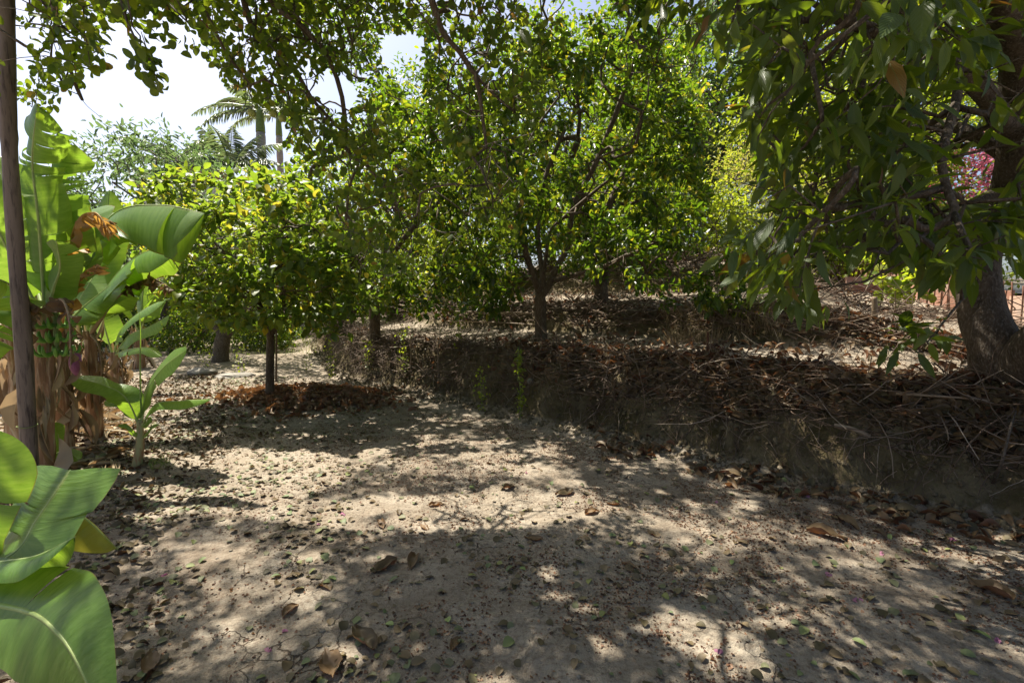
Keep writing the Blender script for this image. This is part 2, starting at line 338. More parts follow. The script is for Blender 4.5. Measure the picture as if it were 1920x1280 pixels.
def bananamat():
    m, t, o = newmat('banana_blade'); L = t.links.new
    uv = t.nodes.new('ShaderNodeUVMap'); sp = t.nodes.new('ShaderNodeSeparateXYZ'); L(uv.outputs[0], sp.inputs[0])
    s2 = N(t, 'ShaderNodeMath', operation='ABSOLUTE'); L(sp.outputs[1], s2.inputs[0])
    mp = t.nodes.new('ShaderNodeMapping'); mp.inputs['Scale'].default_value = (1, .03, 1); L(uv.outputs[0], mp.inputs[0])
    nv = noise(t, 60, 3, mp.outputs[0], .6); nb = noise(t, 5, 3, mp.outputs[0], .5)
    tc = t.nodes.new('ShaderNodeTexCoord'); nl = noise(t, 3.0, 5, tc.outputs['Object'], .6)
    a = N(t, 'ShaderNodeAttribute', attribute_name='rnd')
    c = ramp(t, nl, [(.3, (.075, .16, .018)), (.6, (.12, .22, .03)), (.8, (.18, .26, .045))])
    c = mixc(t, ramp(t, nv, [(.35, (.0, .0, .0)), (.75, (.5, .5, .5))]), c, (.17, .29, .07))
    c = mixc(t, a.outputs['Fac'], c, mixc(t, .5, c, (.30, .26, .04)))
    rib = N(t, 'ShaderNodeMapRange'); L(s2.outputs[0], rib.inputs[0]); rib.inputs[1].default_value = .015; rib.inputs[2].default_value = .07; rib.inputs[3].default_value = .85; rib.inputs[4].default_value = 0
    c = mixc(t, rib.outputs[0], c, (.33, .38, .12))
    ed = N(t, 'ShaderNodeMath', operation='MULTIPLY_ADD'); L(nl, ed.inputs[0]); ed.inputs[1].default_value = .10; L(s2.outputs[0], ed.inputs[2])
    em = N(t, 'ShaderNodeMapRange'); L(ed.outputs[0], em.inputs[0]); em.inputs[1].default_value = 1.035; em.inputs[2].default_value = 1.06
    c = mixc(t, em.outputs[0], c, (.22, .11, .04))
    tcx = ramp(t, nv, [(.3, (.24, .42, .02)), (.7, (.40, .58, .05))]); tcx = mixc(t, a.outputs['Fac'], tcx, (.55, .45, .05)); tcx = mixc(t, em.outputs[0], tcx, (.3, .12, .03))
    p = t.nodes.new('ShaderNodeBsdfPrincipled'); p.inputs['Roughness'].default_value = .38; p.inputs['Specular IOR Level'].default_value = .5
    L(c, p.inputs['Base Color']); ad = N(t, 'ShaderNodeMath', operation='ADD'); L(nv, ad.inputs[0]); L(nb, ad.inputs[1]); L(bump(t, ad.outputs[0], .5, .006), p.inputs['Normal'])
    tr = t.nodes.new('ShaderNodeBsdfTranslucent'); L(tcx, tr.inputs[0])
    mx = t.nodes.new('ShaderNodeMixShader'); mx.inputs[0].default_value = .42
    L(p.outputs[0], mx.inputs[1]); L(tr.outputs[0], mx.inputs[2]); L(mx.outputs[0], o.inputs[0]); return m
M['banana'] = bananamat()
M['bananarib'] = roughmat('banana_midrib', (.22, .30, .08), (.36, .42, .16), 14, .2, .002, .45)
M['pseudostem'] = roughmat('banana_pseudostem', (.13, .065, .035), (.36, .22, .12), 7, .9, .012, .75, (1, 1, .10), (.50, .38, .25))
M['pseudogreen'] = roughmat('young_banana_stem', (.22, .24, .09), (.4, .38, .2), 9, .5, .005, .6, (1, 1, .12), (.30, .13, .07))
def groundmat():
    m, t, o = newmat('earth'); L = t.links.new
    tc = t.nodes.new('ShaderNodeTexCoord'); v = tc.outputs['Object']
    big = noise(t, .55, 4, v, .6); mid = noise(t, 3.2, 6, v, .65); fine = noise(t, 38, 5, v, .7); gr = noise(t, 160, 3, v, .6)
    c = ramp(t, big, [(.32, (.205, .163, .12)), (.55, (.285, .238, .18)), (.72, (.35, .30, .235))])
    c = mixc(t, ramp(t, mid, [(.42, (0, 0, 0)), (.66, (.8, .8, .8))]), c, (.39, .34, .27))
    c = mixc(t, ramp(t, fine, [(.47, (0, 0, 0)), (.66, (.7, .7, .7))]), c, (.14, .10, .07))
    c = mixc(t, ramp(t, gr, [(.54, (0, 0, 0)), (.72, (.5, .5, .5))]), c, (.11, .07, .05))
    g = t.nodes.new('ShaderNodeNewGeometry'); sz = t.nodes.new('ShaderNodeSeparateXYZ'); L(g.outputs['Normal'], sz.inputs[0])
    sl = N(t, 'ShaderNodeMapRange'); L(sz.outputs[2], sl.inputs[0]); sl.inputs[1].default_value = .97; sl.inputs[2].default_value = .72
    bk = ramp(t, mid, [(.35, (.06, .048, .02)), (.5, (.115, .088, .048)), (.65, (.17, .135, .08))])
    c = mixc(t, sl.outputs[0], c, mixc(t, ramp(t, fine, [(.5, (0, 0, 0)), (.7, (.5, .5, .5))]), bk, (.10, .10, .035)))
    # dry shrinkage cracks, only in patches
    mp = t.nodes.new('ShaderNodeMixRGB'); mp.blend_type = 'LINEAR_LIGHT'; mp.inputs[0].default_value = .18; L(v, mp.inputs[1])
    nn = t.nodes.new('ShaderNodeTexNoise'); nn.inputs['Scale'].default_value = 5; nn.inputs['Detail'].default_value = 5; L(v, nn.inputs['Vector']); L(nn.outputs['Color'], mp.inputs[2])
    vo = N(t, 'ShaderNodeTexVoronoi', feature='DISTANCE_TO_EDGE'); vo.inputs['Scale'].default_value = 3.4; L(mp.outputs[0], vo.inputs['Vector'])
    cr = N(t, 'ShaderNodeMapRange'); L(vo.outputs['Distance'], cr.inputs[0]); cr.inputs[1].default_value = .004; cr.inputs[2].default_value = .018; cr.inputs[3].default_value = 1; cr.inputs[4].default_value = 0
    pm = noise(t, 1.3, 3, v, .5); pr = ramp(t, pm, [(.50, (0, 0, 0)), (.60, (1, 1, 1))])
    cm = N(t, 'ShaderNodeMath', operation='MULTIPLY'); L(cr.outputs[0], cm.inputs[0]); L(pr, cm.inputs[1])
    c = mixc(t, cm.outputs[0], c, (.10, .075, .055))
    p = t.nodes.new('ShaderNodeBsdfPrincipled'); p.inputs['Roughness'].default_value = .95; p.inputs['Specular IOR Level'].default_value = .1
    L(c, p.inputs['Base Color'])
    a1 = N(t, 'ShaderNodeMath', operation='MULTIPLY_ADD'); L(mid, a1.inputs[0]); a1.inputs[1].default_value = 2.2; L(fine, a1.inputs[2])
    a2 = N(t, 'ShaderNodeMath', operation='MULTIPLY_ADD'); L(cm.outputs[0], a2.inputs[0]); a2.inputs[1].default_value = -.8; L(a1.outputs[0], a2.inputs[2])
    b1 = bump(t, a2.outputs[0], .85, .03); L(b1, p.inputs['Normal']); L(p.outputs[0], o.inputs[0]); return m
M['earth'] = groundmat()

M['clod'] = roughmat('earth_clod', (.055, .042, .02), (.20, .16, .10), 9, .8, .01, .95)

M['pebble'] = roughmat('pebble', (.15, .125, .095), (.30, .26, .20), 40, .4, .003, .9)

M['petal'] = leafmat('fallen_petal', [(0, (.42, .13, .27)), (1, (.55, .25, .38))], [(0, (.5, .15, .3)), (1, (.5, .2, .3))], .3, .6, .2)
# ---------------------------------------------------------------- ground sheet
def gaxis(n, s, k, c): u = np.linspace(-1, 1, n); return c+s*np.sinh(k*u)
gx = gaxis(760, 3.2, 5.0, .9); gy = gaxis(760, 3.2, 5.0, 4.2)
X, Y = np.meshgrid(gx, gy); Z = H(X, Y)
n = len(gx); i = (np.arange(n-1)[:, None]*n+np.arange(n-1)[None]).ravel()
ground = mk('ground', np.stack([X, Y, Z], -1).reshape(-1, 3), np.stack([i, i+1, i+n+1, i+n], -1), M['earth'])
tag(ground, kind='structure')
# lane beyond the low wall
def strip(P0, P1, w0, w1, n=30, dz=.012):
    t = np.linspace(0, 1, n)[:, None]; c = np.array(P0)+(np.array(P1)-np.array(P0))*t
    d = nrm((np.array(P1)-np.array(P0))[None]); s = np.array([[d[0, 1], -d[0, 0]]])
    V = []
    for q in np.linspace(w0, w1, 8): V.append(c+s*q)
    V = np.stack(V, 1).reshape(-1, 2); z = .55+.085*V[:, 1]+dz+.06
    F = (np.arange(n-1)[:, None]*8+np.arange(7)[None]).ravel()
    return np.column_stack([V, z]), np.stack([F, F+1, F+9, F+8], -1)
V, F = strip((7.9, 4.0), (12.6, 17.0), 1.6, 6.5)
tag(mk('road', V, F, M['asphalt'], smooth=False), kind='structure')
# ---------------------------------------------------------------- litter
def ground_nrm(x, y, e=.05):
    gxv = (H(x+e, y)-H(x-e, y))/(2*e); gyv = (H(x, y+e)-H(x, y-e))/(2*e)
    return nrm(np.stack([-gxv, -gyv, np.ones_like(gxv)], -1))
def scatter(n, poly, dens=None):
    """ground points whose photo position falls in poly, spread evenly over the ground (not over the picture)"""
    out = []; tot = 0; P = np.array([G(px, py) for px, py in poly]); lo, hi = P.min(0)-.4, P.max(0)+.4
    for _ in range(40):
        x = rng.uniform(lo[0], hi[0], n*2); y = rng.uniform(max(lo[1], .8), hi[1], n*2); z = H(x, y)
        px, py = proj(np.stack([x, y, z], -1)); k = inpoly(px, py, poly)
        if dens is not None: k &= rng.random(len(x)) < dens(x, y, px, py)
        out.append(np.stack([x, y, z], -1)[k]); tot += k.sum()
        if tot >= n: break
    return np.concatenate(out)[:n]
def flat_leaves(P, L, W, tmpl, tilt=.35, lift=.004, curl=.5, fold=.5, rnd=None):
    n = len(P); nn = nrm(ground_nrm(P[:, 0], P[:, 1])+rng.normal(0, tilt, (n, 3))*np.array([1, 1, .3])); nn *= np.sign(nn[:, 2:3]+1e-6)
    a = rng.uniform(0, 6.283, n); ax = np.stack([np.cos(a), np.sin(a), np.zeros(n)], -1); ax = nrm(ax-nn*(ax*nn).sum(-1, keepdims=True))
    base = P+nn*(lift+.35*W)[:, None]-ax*(L*.4)[:, None]
    return leaf_batch(base, ax, -nn if False else nn, L, W, tmpl, fold, curl, .6, rnd)
WIDE = [(0, 1300), (0, 840), (220, 700), (560, 705), (760, 760), (1000, 800), (1500, 905), (1960, 1010), (1960, 1300)]
def dl(x, y, px, py):                         # litter thick at the left, thin in the middle
    n1 = fbm(x*1.7, y*1.7, 71)+.5
    lft = np.exp(-((px-330-(py-900)*.35)/300)**2)
    return np.clip(.10+lft*1.0+.10*(py > 1000), 0, 1)*np.clip(n1*3.2-1.0, .05, 1)
P = scatter(6800, WIDE, dl); L = rng.uniform(.018, .062, len(P))
r = rng.random(len(P)); V, F, rr, uv = flat_leaves(P, L, L*.40, ROUND, .2, .002, .3, .35, r)
P2 = scatter(2600, [(0, 1290), (0, 850), (60, 720), (420, 700), (420, 860), (260, 950), (330, 1290)]); L2 = rng.uniform(.03, .085, len(P2))
V2, F2, r2, uv2 = flat_leaves(P2, L2, L2*.33, ROUND, .5, .006, .6, .7, rng.random(len(P2))*.6)
mb = MB().add(V, F, rr, uv).add(V2, F2, r2, uv2)
tag(mb.build('leaf_litter', M['litter']), 'small round fallen leaves scattered over the bare earth, thickest at the left', 'leaf litter', kind='stuff')
P = scatter(42000, WIDE, lambda x, y, px, py: np.clip((fbm(x*2.3, y*2.3, 40)+fbm(x*8, y*8, 44)*.8+.16)*3.2, .02, 1)*np.clip(.35+ss(500, 1500, px)*.8, 0, 1))
L = rng.uniform(.006, .020, len(P)); V, F, rr, uv = flat_leaves(P, L, L*rng.uniform(.2, .55, len(P)), HEX, .5, .001, .4, .4, rng.random(len(P)))
tag(mk('brown_debris', V, F, M['brownleaf'], rnd=rr), 'tiny rust brown crumbs of dead blossom strewn on the earth', 'plant debris', kind='stuff')
P = scatter(500, WIDE); L = rng.uniform(.004, .013, len(P))
mb = MB()
for p, l in zip(P, L):
    a = rng.random(3)*6; th = np.linspace(0, 5.02, 6); ring = lambda r0, z0: np.stack([np.cos(th)*r0*l*(1+.3*np.sin(th*2+a[0])), np.sin(th)*r0*l*.8, np.full(6, z0*l)], -1)
    V = np.concatenate([ring(.8, -.1), ring(1, .3), ring(.5, .62)])+p
    k = np.arange(6); q = (k+1) % 6
    mb.add(V, [np.stack([k, q, q+6, k+6], -1), np.stack([k+6, q+6, q+12, k+12], -1), (k+12)[None]], rng.random())
tag(mb.build('pebbles', M['pebble']), 'small pale pebbles and clods lying on the bare earth', 'pebbles', kind='stuff')
# rake of leaves along the foot of the bank
P = scatter(300, [(1100, 790), (1500, 885), (1960, 990), (1960, 1120), (1560, 990), (1150, 900)], lambda x, y, px, py: np.exp(-((dist_foot(x, y)+.22)/.26)**2)*np.clip(fbm(x*3, y*3, 31)*4+.6, .03, 1)); L = rng.uniform(.05, .15, len(P))
V, F, rr, uv = flat_leaves(P, L, L*.24, OVATE, .5, .01, .5, .8, rng.random(len(P))*.8)
tag(mk('foot_leaves', V, F, M['brownleaf'], rnd=rr, uv=uv), 'brown leaves drifted along the foot of the earth bank', 'leaf litter', kind='stuff')
# leaf pile round the small tree
n = 4600; a = rng.random(n)*6.283; q = np.sqrt(rng.random(n))**1.0; rad = 1+1.0*fbm(np.cos(a)*1.6+4, np.sin(a)*1.6, 77)+.25*fbm(a*6, a*0, 5); q = np.where(rng.random(n) < .2, q*rng.uniform(1, 1.9, n), q)
x = -3.0+np.cos(a)*q*1.05*rad; y = 6.95+np.sin(a)*q*.6*rad; z = H(x, y)+(1-q**2).clip(0)*.07*rng.random(n)
P = np.stack([x, y, z], -1); L = rng.uniform(.06, .17, n)
V, F, rr, uv = flat_leaves(P, L, L*rng.uniform(.2, .32, n), OVATE, .8, .0, .7, .9, rng.random(n)**.45)
tag(mk('leaf_pile', V, F, M['brownleaf'], rnd=rr, uv=uv), 'low heap of rust brown leaves raked round the slim tree in the leaf heap', 'leaf pile', kind='stuff')
# ---------------------------------------------------------------- banks: brushwood, roots, leaves
def along(n, d0, d1, x0=-6.5, x1=8.5, dens=None):
    out = []; c = 0
    while c < n:
        x = rng.uniform(x0, x1, n*6); y = rng.uniform(-1.5, 17, n*6); d = dist_foot(x, y)
        k = (d > d0) & (d < d1)
        if dens is not None: k &= rng.random(len(x)) < dens(x, y)
        P = np.stack([x, y, H(x, y)], -1)[k]; px, py = proj(P); P = P[(px > -150) & (px < 2150)]; out.append(P); c += len(P)
    return np.concatenate(out)[:n]
U2 = np.array([.735, -.678, 0]); NN = np.array([.678, .735, 0])
mb = MB()
def brush(n, d0, d1, L, r, up=0, out=0, drp=.0, lift=(0, .1), par=1.0, wig=.25, dens=None, rmul=1):
    P = along(n, d0, d1, dens=dens); P[:, 2] += rng.uniform(lift[0], lift[1], n)
    s = rng.choice([-1, 1], n)[:, None]
    D = U2*s*par+rng.normal(0, .4, (n, 3))+np.array([0, 0, up])-NN*out
    ln = rng.uniform(L[0], L[1], n)
    return twigs(P-nrm(D)*(ln*.3)[:, None], D, ln, rng.uniform(r[0], r[1], n)*rmul, 6, wig, drp)
nr = lambda x, y: np.clip(.35+1.2*(fbm(x*1.3, y*1.3, 55)+.25), .05, 1)
for a in [(3600, .16, .58, (.25, .9), (.0025, .008), 0, .1, .05, (-.08, .09), 1, .22, nr),
          (4600, -.02, .5, (.2, .6), (.0012, .004), -.6, .5, .35, (-.05, .06), .3, .4, nr),
          (1700, 2.0, 2.45, (.4, 1.6), (.004, .012), 0, 0, .02, (-.12, .07), 1, .12, None),
          (900, 2.0, 2.4, (.2, .6), (.0015, .005), -.5, .4, .3, (-.05, .05), .3, .4, None),
          (1200, 4.5, 5.2, (.4, 1.6), (.004, .012), 0, 0, .02, (-.1, .15), 1, .15, None),
          (1500, .5, 2.0, (.1, .4), (.0015, .005), 0, 0, .02, (0, .03), .3, .3, None),
          (1200, 2.4, 4.4, (.1, .5), (.0015, .006), 0, 0, .02, (0, .03), .3, .3, None)]:
    V, F, r = brush(*a[:11], dens=a[11]); mb.add(V, F, r)
tag(mb.build('brushwood', M['twig']), 'tangle of dead twigs, canes and hanging roots laid along the terrace edges', 'brushwood', kind='stuff')
mb = MB()
def bleaves(n, d0, d1, L, dens=None, tilt=.7, lift=.08, rp=1., wf=.24):
    P = along(n, d0, d1, dens=dens); P[:, 2] += rng.uniform(0, lift, n); l = rng.uniform(L[0], L[1], n)
    return flat_leaves(P, l, l*wf, OVATE, tilt, .0, .7, .8, rng.random(n)**rp)
rt = lambda x, y: ss(-.6, 2.4, x)*np.clip(.6+fbm(x*2, y*2, 8)*2, .1, 1)
for a in [(5200, .20, .68, (.07, .17), rt), (420, .7, 1.8, (.05, .15), rt), (900, 1.9, 2.5, (.05, .15), None), (1500, 1.9, 2.8, (.06, .16), lambda x, y: ss(3.0, 4.5, x)),
          (1300, .1, .7, (.04, .09), None), (1200, 2.4, 5, (.05, .12), None), (1400, 5, 9, (.06, .14), None)]:
    V, F, r, uv = bleaves(a[0], a[1], a[2], a[3], a[4]); mb.add(V, F, r*.68, uv)
tag(mb.build('bank_leaves', M['brownleaf']), 'drift of dry brown leaves lodged on the terraced bank', 'leaf litter', kind='stuff')

# crumbling earth on the cut face
def clods(P, s):
    n = len(P); ph = (1+5**.5)/2; I = nrm(np.array([(-1, ph, 0), (1, ph, 0), (-1, -ph, 0), (1, -ph, 0), (0, -1, ph), (0, 1, ph), (0, -1, -ph), (0, 1, -ph), (ph, 0, -1), (ph, 0, 1), (-ph, 0, -1), (-ph, 0, 1)], float))
    Fi = np.array([(0, 11, 5), (0, 5, 1), (0, 1, 7), (0, 7, 10), (0, 10, 11), (1, 5, 9), (5, 11, 4), (11, 10, 2), (10, 7, 6), (7, 1, 8), (3, 9, 4), (3, 4, 2), (3, 2, 6), (3, 6, 8), (3, 8, 9), (4, 9, 5), (2, 4, 11), (6, 2, 10), (8, 6, 7), (9, 8, 1)])
    V = P[:, None]+I[None]*(s[:, None]*rng.uniform(.6, 1.15, (n, 12)))[..., None]*rng.uniform(.6, 1.2, (n, 1, 3))
    return V.reshape(-1, 3), (np.arange(n)[:, None, None]*12+Fi[None]).reshape(-1, 3)
P = along(15000, -.25, .45); V, F = clods(P, .004+.032*rng.random(len(P))**2.5)
tag(mk('earth_clods', V, F, M['clod'], smooth=False), 'crumbling brown clods on the cut face and foot of the bank', 'earth clods', kind='stuff')
# dead banana leaf shreds under the banana row
P = scatter(520, [(0, 960), (0, 720), (200, 700), (250, 800), (215, 900), (120, 960)]); n = len(P); L = rng.uniform(.12, .55, n)
V, F, r, uv = flat_leaves(P, L, rng.uniform(.008, .028, n), LANCE, .35, .012, .25, 1.2, rng.random(n))
tag(mk('banana_shreds', V, F, M['drybanana'], rnd=r, uv=uv), 'pale shredded dead banana leaves lying under the banana row', 'dead leaves', kind='stuff')
# ---------------------------------------------------------------- trees
LIT = [([(255, 905), (330, 865), (430, 835), (640, 850), (650, 905), (560, 940), (880, 925), (1090, 925), (1180, 960), (1030, 985), (800, 1000), (560, 985), (380, 960), (180, 990), (130, 940)], .93),
       ([(0, 760), (330, 690), (330, 850), (200, 940), (0, 960)], .55),
       ([(300, 735), (480, 690), (480, 735), (330, 750)], .8),
       ([(640, 760), (900, 800), (1080, 870), (900, 900), (620, 850)], .22),
       ([(1240, 1130), (1420, 1180), (1480, 1290), (1240, 1270), (1090, 1190)], .6),
       ([(1580, 640), (1840, 640), (1820, 740), (1560, 730)], .55)]
LITG = []
for poly, pr in LIT: LITG.append((np.array([G(a, b)[:2] for a, b in poly]), pr))
def sunhit(P):
    t = (P[:, 2]-np.maximum(H(P[:, 0]-SUNV[0]*0, P[:, 1]), 0)*0-.0)/SUNV[2]
    q = P-SUNV*t[:, None]
    for _ in range(2):
        t = t-(H(q[:, 0], q[:, 1])-q[:, 2])/SUNV[2]; q = P-SUNV*t[:, None]
    return q
def keep_sun(P):
    """prune the leaves that would shade the places the sun reaches"""
    q = sunhit(P); k = np.ones(len(P), bool)
    for poly, pr in LITG:
        ins = inpoly(q[:, 0], q[:, 1], poly); nz = fbm(q[:, 0]*2.2, q[:, 1]*2.2, 91)*1.6+.5
        k &= ~(ins & (nz < pr))
    dap = fbm(q[:, 0]*5.2, q[:, 1]*5.2, 12, 2)+.5                 # small holes everywhere
    return k & (dap > .32)
SKYW = [[(110, 190), (200, 120), (222, 80), (246, 180), (262, 215), (255, 300), (140, 400), (100, 420), (108, 300)], [(250, 215), (345, 205), (345, 300), (250, 300)],
        [(278, 78), (300, 95), (400, 115), (450, 190), (495, 200), (540, 215), (530, 330), (330, 250), (325, 190)],
        [(712, 60), (775, 55), (800, 70), (795, 200), (770, 190), (735, 150), (705, 105)], [(960, -10), (1140, -10), (1130, 35), (990, 30)],
        [(560, 160), (640, 130), (680, 180), (640, 220)], [(200, 40), (262, 60), (225, 130), (190, 90)]]
GAPW = [[(1325, 60), (1420, 60), (1400, 200), (1450, 420), (1340, 430), (1318, 300)], [(1745, 300), (1840, 265), (1890, 290), (1880, 370), (1740, 385)], [(1720, 150), (1850, 150), (1850, 265), (1740, 260)], [(1520, 462), (1660, 478), (1810, 530), (1815, 615), (1690, 595), (1640, 570), (1520, 550)], [(1700, 545), (1800, 560), (1800, 620), (1700, 600)]]
def insky(P, grow=0):
    px, py = proj(P); r = np.zeros(len(P), bool)
    for s, pr in zip(GAPW, (.9, .97, .6, .95, .5)): r |= inpoly(px, py, s) & (P[:, 1] < 11) & (rng.random(len(P)) < pr)
    r |= inpoly(px, py, [(-15, -80), (50, -80), (58, 230), (0, 230)]) & (P[:, 1] < 4.1)
    for s in SKYW: r |= inpoly(px, py, s)
    return r
def grow(limbs, tips, step=.16, jit=.035, rmin=.0028, R0=.1, pw=None, bias=.0):
    """limbs: list of point lists (first = trunk from the ground); tips: m x 3. Returns nodes, parent, radius, count"""
    nodes = []; par = []
    for li, Lm in enumerate(limbs):
        Lm = np.asarray(Lm, float); ln = np.linalg.norm(np.diff(Lm, axis=0), axis=1).sum()
        C = curve(Lm, max(3, int(ln/step)+1))
        if li == 0: nodes.append(C[0]); par.append(-1); p = 0; C = C[1:]
        else:
            A = np.array(nodes); p = int(np.argmin(np.linalg.norm(A-C[0], axis=1))); C = C[1:]
        for c in C: nodes.append(c); par.append(p); p = len(nodes)-1
    nl = len(nodes); A = np.array(nodes); d0 = np.array([np.min(np.linalg.norm(A-t, axis=1)) for t in tips]); order = np.argsort(d0)
    cap = nl+len(tips)*int(3+4.0/step); B = np.full((cap, 3), 1e6); B[:nl] = A; m = nl; ends = []
    root = A[0]
    for k in order:
        t = tips[k]; d = np.linalg.norm(B[:m]-t, axis=1)
        away = (np.linalg.norm(B[:m]-root, axis=1) > np.linalg.norm(t-root)+.1)*.4
        p = int(np.argmin(d+away)); L = d[p]; ns = max(1, min(30, int(L/step)))
        s = B[p].copy(); perp = rng.normal(0, 1, 3)*L*.08
        for q in range(1, ns+1):
            f = q/ns
            if m >= cap: break
            B[m] = s+(t-s)*f+perp*math.sin(f*math.pi)+np.array([0, 0, 1])*bias*L*math.sin(f*math.pi)+rng.normal(0, jit, 3)*(f < 1)
            par.append(p); p = m; m += 1
        ends.append(p)
    B = B[:m]; par = np.array(par[:m]); cnt = np.zeros(m); cnt[ends] += 1
    for k in range(m-1, 0, -1): cnt[par[k]] += cnt[k]
    cnt = np.maximum(cnt, 1); pw = pw or math.log(R0/rmin)/math.log(cnt[0]+1)
    return B, par, rmin*cnt**pw, cnt, np.array(ends)
def skeleton_mesh(name, B, par, rad, cnt, mat, parent, wob=.12, flare=1.35):
    ch = [[] for _ in B]
    for k in range(1, len(B)): ch[par[k]].append(k)
    mb = MB(); stack = [(0, -1)]
    while stack:
        s, pr = stack.pop(); chain = ([pr] if pr >= 0 else [])+[s]; c = s
        while ch[c]:
            c2 = max(ch[c], key=lambda q: cnt[q])
            for q in ch[c]:
                if q != c2: stack.append((q, c))
            chain.append(c2); c = c2
        if len(chain) < 2: continue
        rr = rad[chain].copy()
        if pr >= 0: rr[0] = min(rr[1]*1.25, rad[pr])
        else: rr[0] *= flare
        if len(rr) > 3: rr[1:-1] = (rr[:-2]+rr[1:-1]*2+rr[2:])/4
        rm = rr.max(); P = B[chain]
        if rm > .03:
            P = curve(P, len(P)*2); rr = np.interp(np.linspace(0, len(rr)-1, len(P)), np.arange(len(rr)), rr)
        V, F, uv = tube(P, rr, 14 if rm > .07 else 8 if rm > .02 else 4 if rm > .006 else 3, rm > .01, wob if rm > .02 else 0, int(rng.integers(99)))
        mb.add(V, F, rng.random(), uv)
    return mb.build(name, mat, parent)
def foliage(B, par, cnt, ends, per, spread, Lr, wf, tmpl, droop=.3, updir=.5, maxc=2, fold=.3, curl=.3, reject=True, sun=True, whorl=False, nup=1.0, keep=None):
    """leaves along the thin ends"""
    idx = np.nonzero(cnt <= maxc)[0]; idx = idx[idx > 0]
    d = nrm(B[idx]-B[par[idx]]); n = len(idx)*per
    P = np.repeat(B[idx], per, 0); D = np.repeat(d, per, 0)
    q_ = nrm(rng.normal(0, 1, (n, 3)))
    P = P+rng.normal(0, spread, (n, 3))*np.array([1, 1, .8])-D*rng.random((n, 1))*.06+q_*.02
    ax = D*.75+q_*whorl*1.3+rng.normal(0, .75-.3*bool(whorl), (n, 3))+np.array([0, 0, -droop+updir*.3])
    nn = np.array([0, 0, nup])+rng.normal(0, .5, (n, 3))
    k = np.ones(n, bool)
    if reject: k &= ~insky(P)
    if sun: k &= keep_sun(P)
    if keep is not None: k &= keep(P)
    P, ax, nn = P[k], ax[k], nn[k]; L = Lr[0]+(Lr[1]-Lr[0])*rng.beta(2, 1.6, len(P))*rng.choice([1, 1, 1, .3], len(P))
    return leaf_batch(P, ax, nn, L, L*wf*rng.uniform(.8, 1.2, len(P)), tmpl, fold, curl)
def ell(c, r, n, hollow=.35, cut=None):
    out = []; k = 0
    while k < n:
        v = nrm(rng.normal(0, 1, (n, 3)))*(hollow+(1-hollow)*rng.random((n, 1))**.5); P = np.array(c)+v*np.array(r)
        P = P[(fbm(P[:, 0]*.9+P[:, 2], P[:, 1]*.9-P[:, 2]*.7, 61)*3.4+.52) > rng.random(n)*.75]
        if cut is not None: P = P[cut(P)]
        out.append(P); k += len(P)
    return np.concatenate(out)[:n]
def screen(poly, Y0, Y1, n):
    """points inside a cone of the view between two depths"""
    poly = np.array(poly); lo, hi = poly.min(0), poly.max(0); out = []; k = 0
    while k < n:
        px = rng.uniform(lo[0], hi[0], n*2); py = rng.uniform(lo[1], hi[1], n*2); Yd = rng.uniform(Y0, Y1, n*2)
        m = inpoly(px, py, poly); P = at(px[m], py[m], Yd[m]); out.append(P); k += len(P)
    return np.concatenate(out)[:n]
abv = lambda h: (lambda P: P[:, 2] > H(P[:, 0], P[:, 1])+h)
notsky = lambda P: ~insky(P)
def tree(name, label, cat, base, limbs, tips, R0, leaf, bark, minr=(), step=.17, jit=.03, group=None, crown='crown', rmin=.0028, flare=1.35, bias=0.0, wob=.12, uvs=False):
    t = thing(name, label, cat, base, group)
    B, par, rad, cnt, ends = grow(limbs, tips, step, jit, rmin, R0, bias=bias)
    for pts, ra, rb in minr:
        C = curve(pts, 40); Dm = np.linalg.norm(B[:, None]-C[None], axis=2); j = Dm.argmin(1); near = (Dm.min(1) < .14) & (cnt > 3)
        rad = np.where(near, (np.maximum if ra > 0 else np.minimum)(rad, abs(ra+(rb-ra)*j/39)), rad)
    skeleton_mesh('trunk', B, par, rad, cnt, bark, t, wob, flare)
    V, F, r, uv = foliage(B, par, cnt, ends, **{k: v for k, v in leaf.items() if k != 'mat'})
    mk(crown, V, F, leaf['mat'], t, r, uv if uvs else None)
    return t, (B, par, rad, cnt, ends)
def W(px, py, Y): return at(px, py, Y)
# --- orange tree in the middle of the first terrace
b = G(1015, 640); Y0 = b[1]
lim = [[b-[0, 0, .1], W(1013, 570, Y0), W(1018, 520, Y0), W(1030, 440, Y0)],
       [W(1016, 560, Y0), W(985, 470, Y0-.2), W(975, 400, Y0-.3), W(972, 330, Y0-.3), W(1000, 250, Y0-.4), W(1050, 180, Y0-.3)],
       [W(974, 350, Y0-.3), W(940, 310, Y0-.6), W(880, 300, Y0-.9)],
       [W(1018, 555, Y0), W(1045, 500, Y0+.1), W(1065, 460, Y0+.2), W(1075, 390, Y0+.2), W(1115, 310, Y0+.1), W(1160, 200, Y0), W(1200, 90, Y0-.1)],
       [W(1030, 530, Y0), W(1080, 515, Y0-.3), W(1130, 500, Y0-.6), W(1185, 475, Y0-.9), W(1260, 440, Y0-1.1)],
       [W(1018, 520, Y0), W(1008, 430, Y0+.3), W(1020, 340, Y0+.5), W(1060, 240, Y0+.8)],
       [W(1020, 440, Y0), W(1090, 380, Y0-.5), W(1150, 330, Y0-.9)]]
c0 = np.array([W(1052, 240, Y0)[0], Y0-.1, W(1085, 235, Y0)[2]])
cutc = lambda P: abv(.75)(P) & ~insky(P) & ~(inpoly(*proj(P), [(900, 520), (1130, 505), (1200, 560), (1180, 660), (860, 660)])) & ~(inpoly(*proj(P), [(930, 400), (1110, 400), (1110, 520), (930, 520)]) & (rng.random(len(P)) < .75))
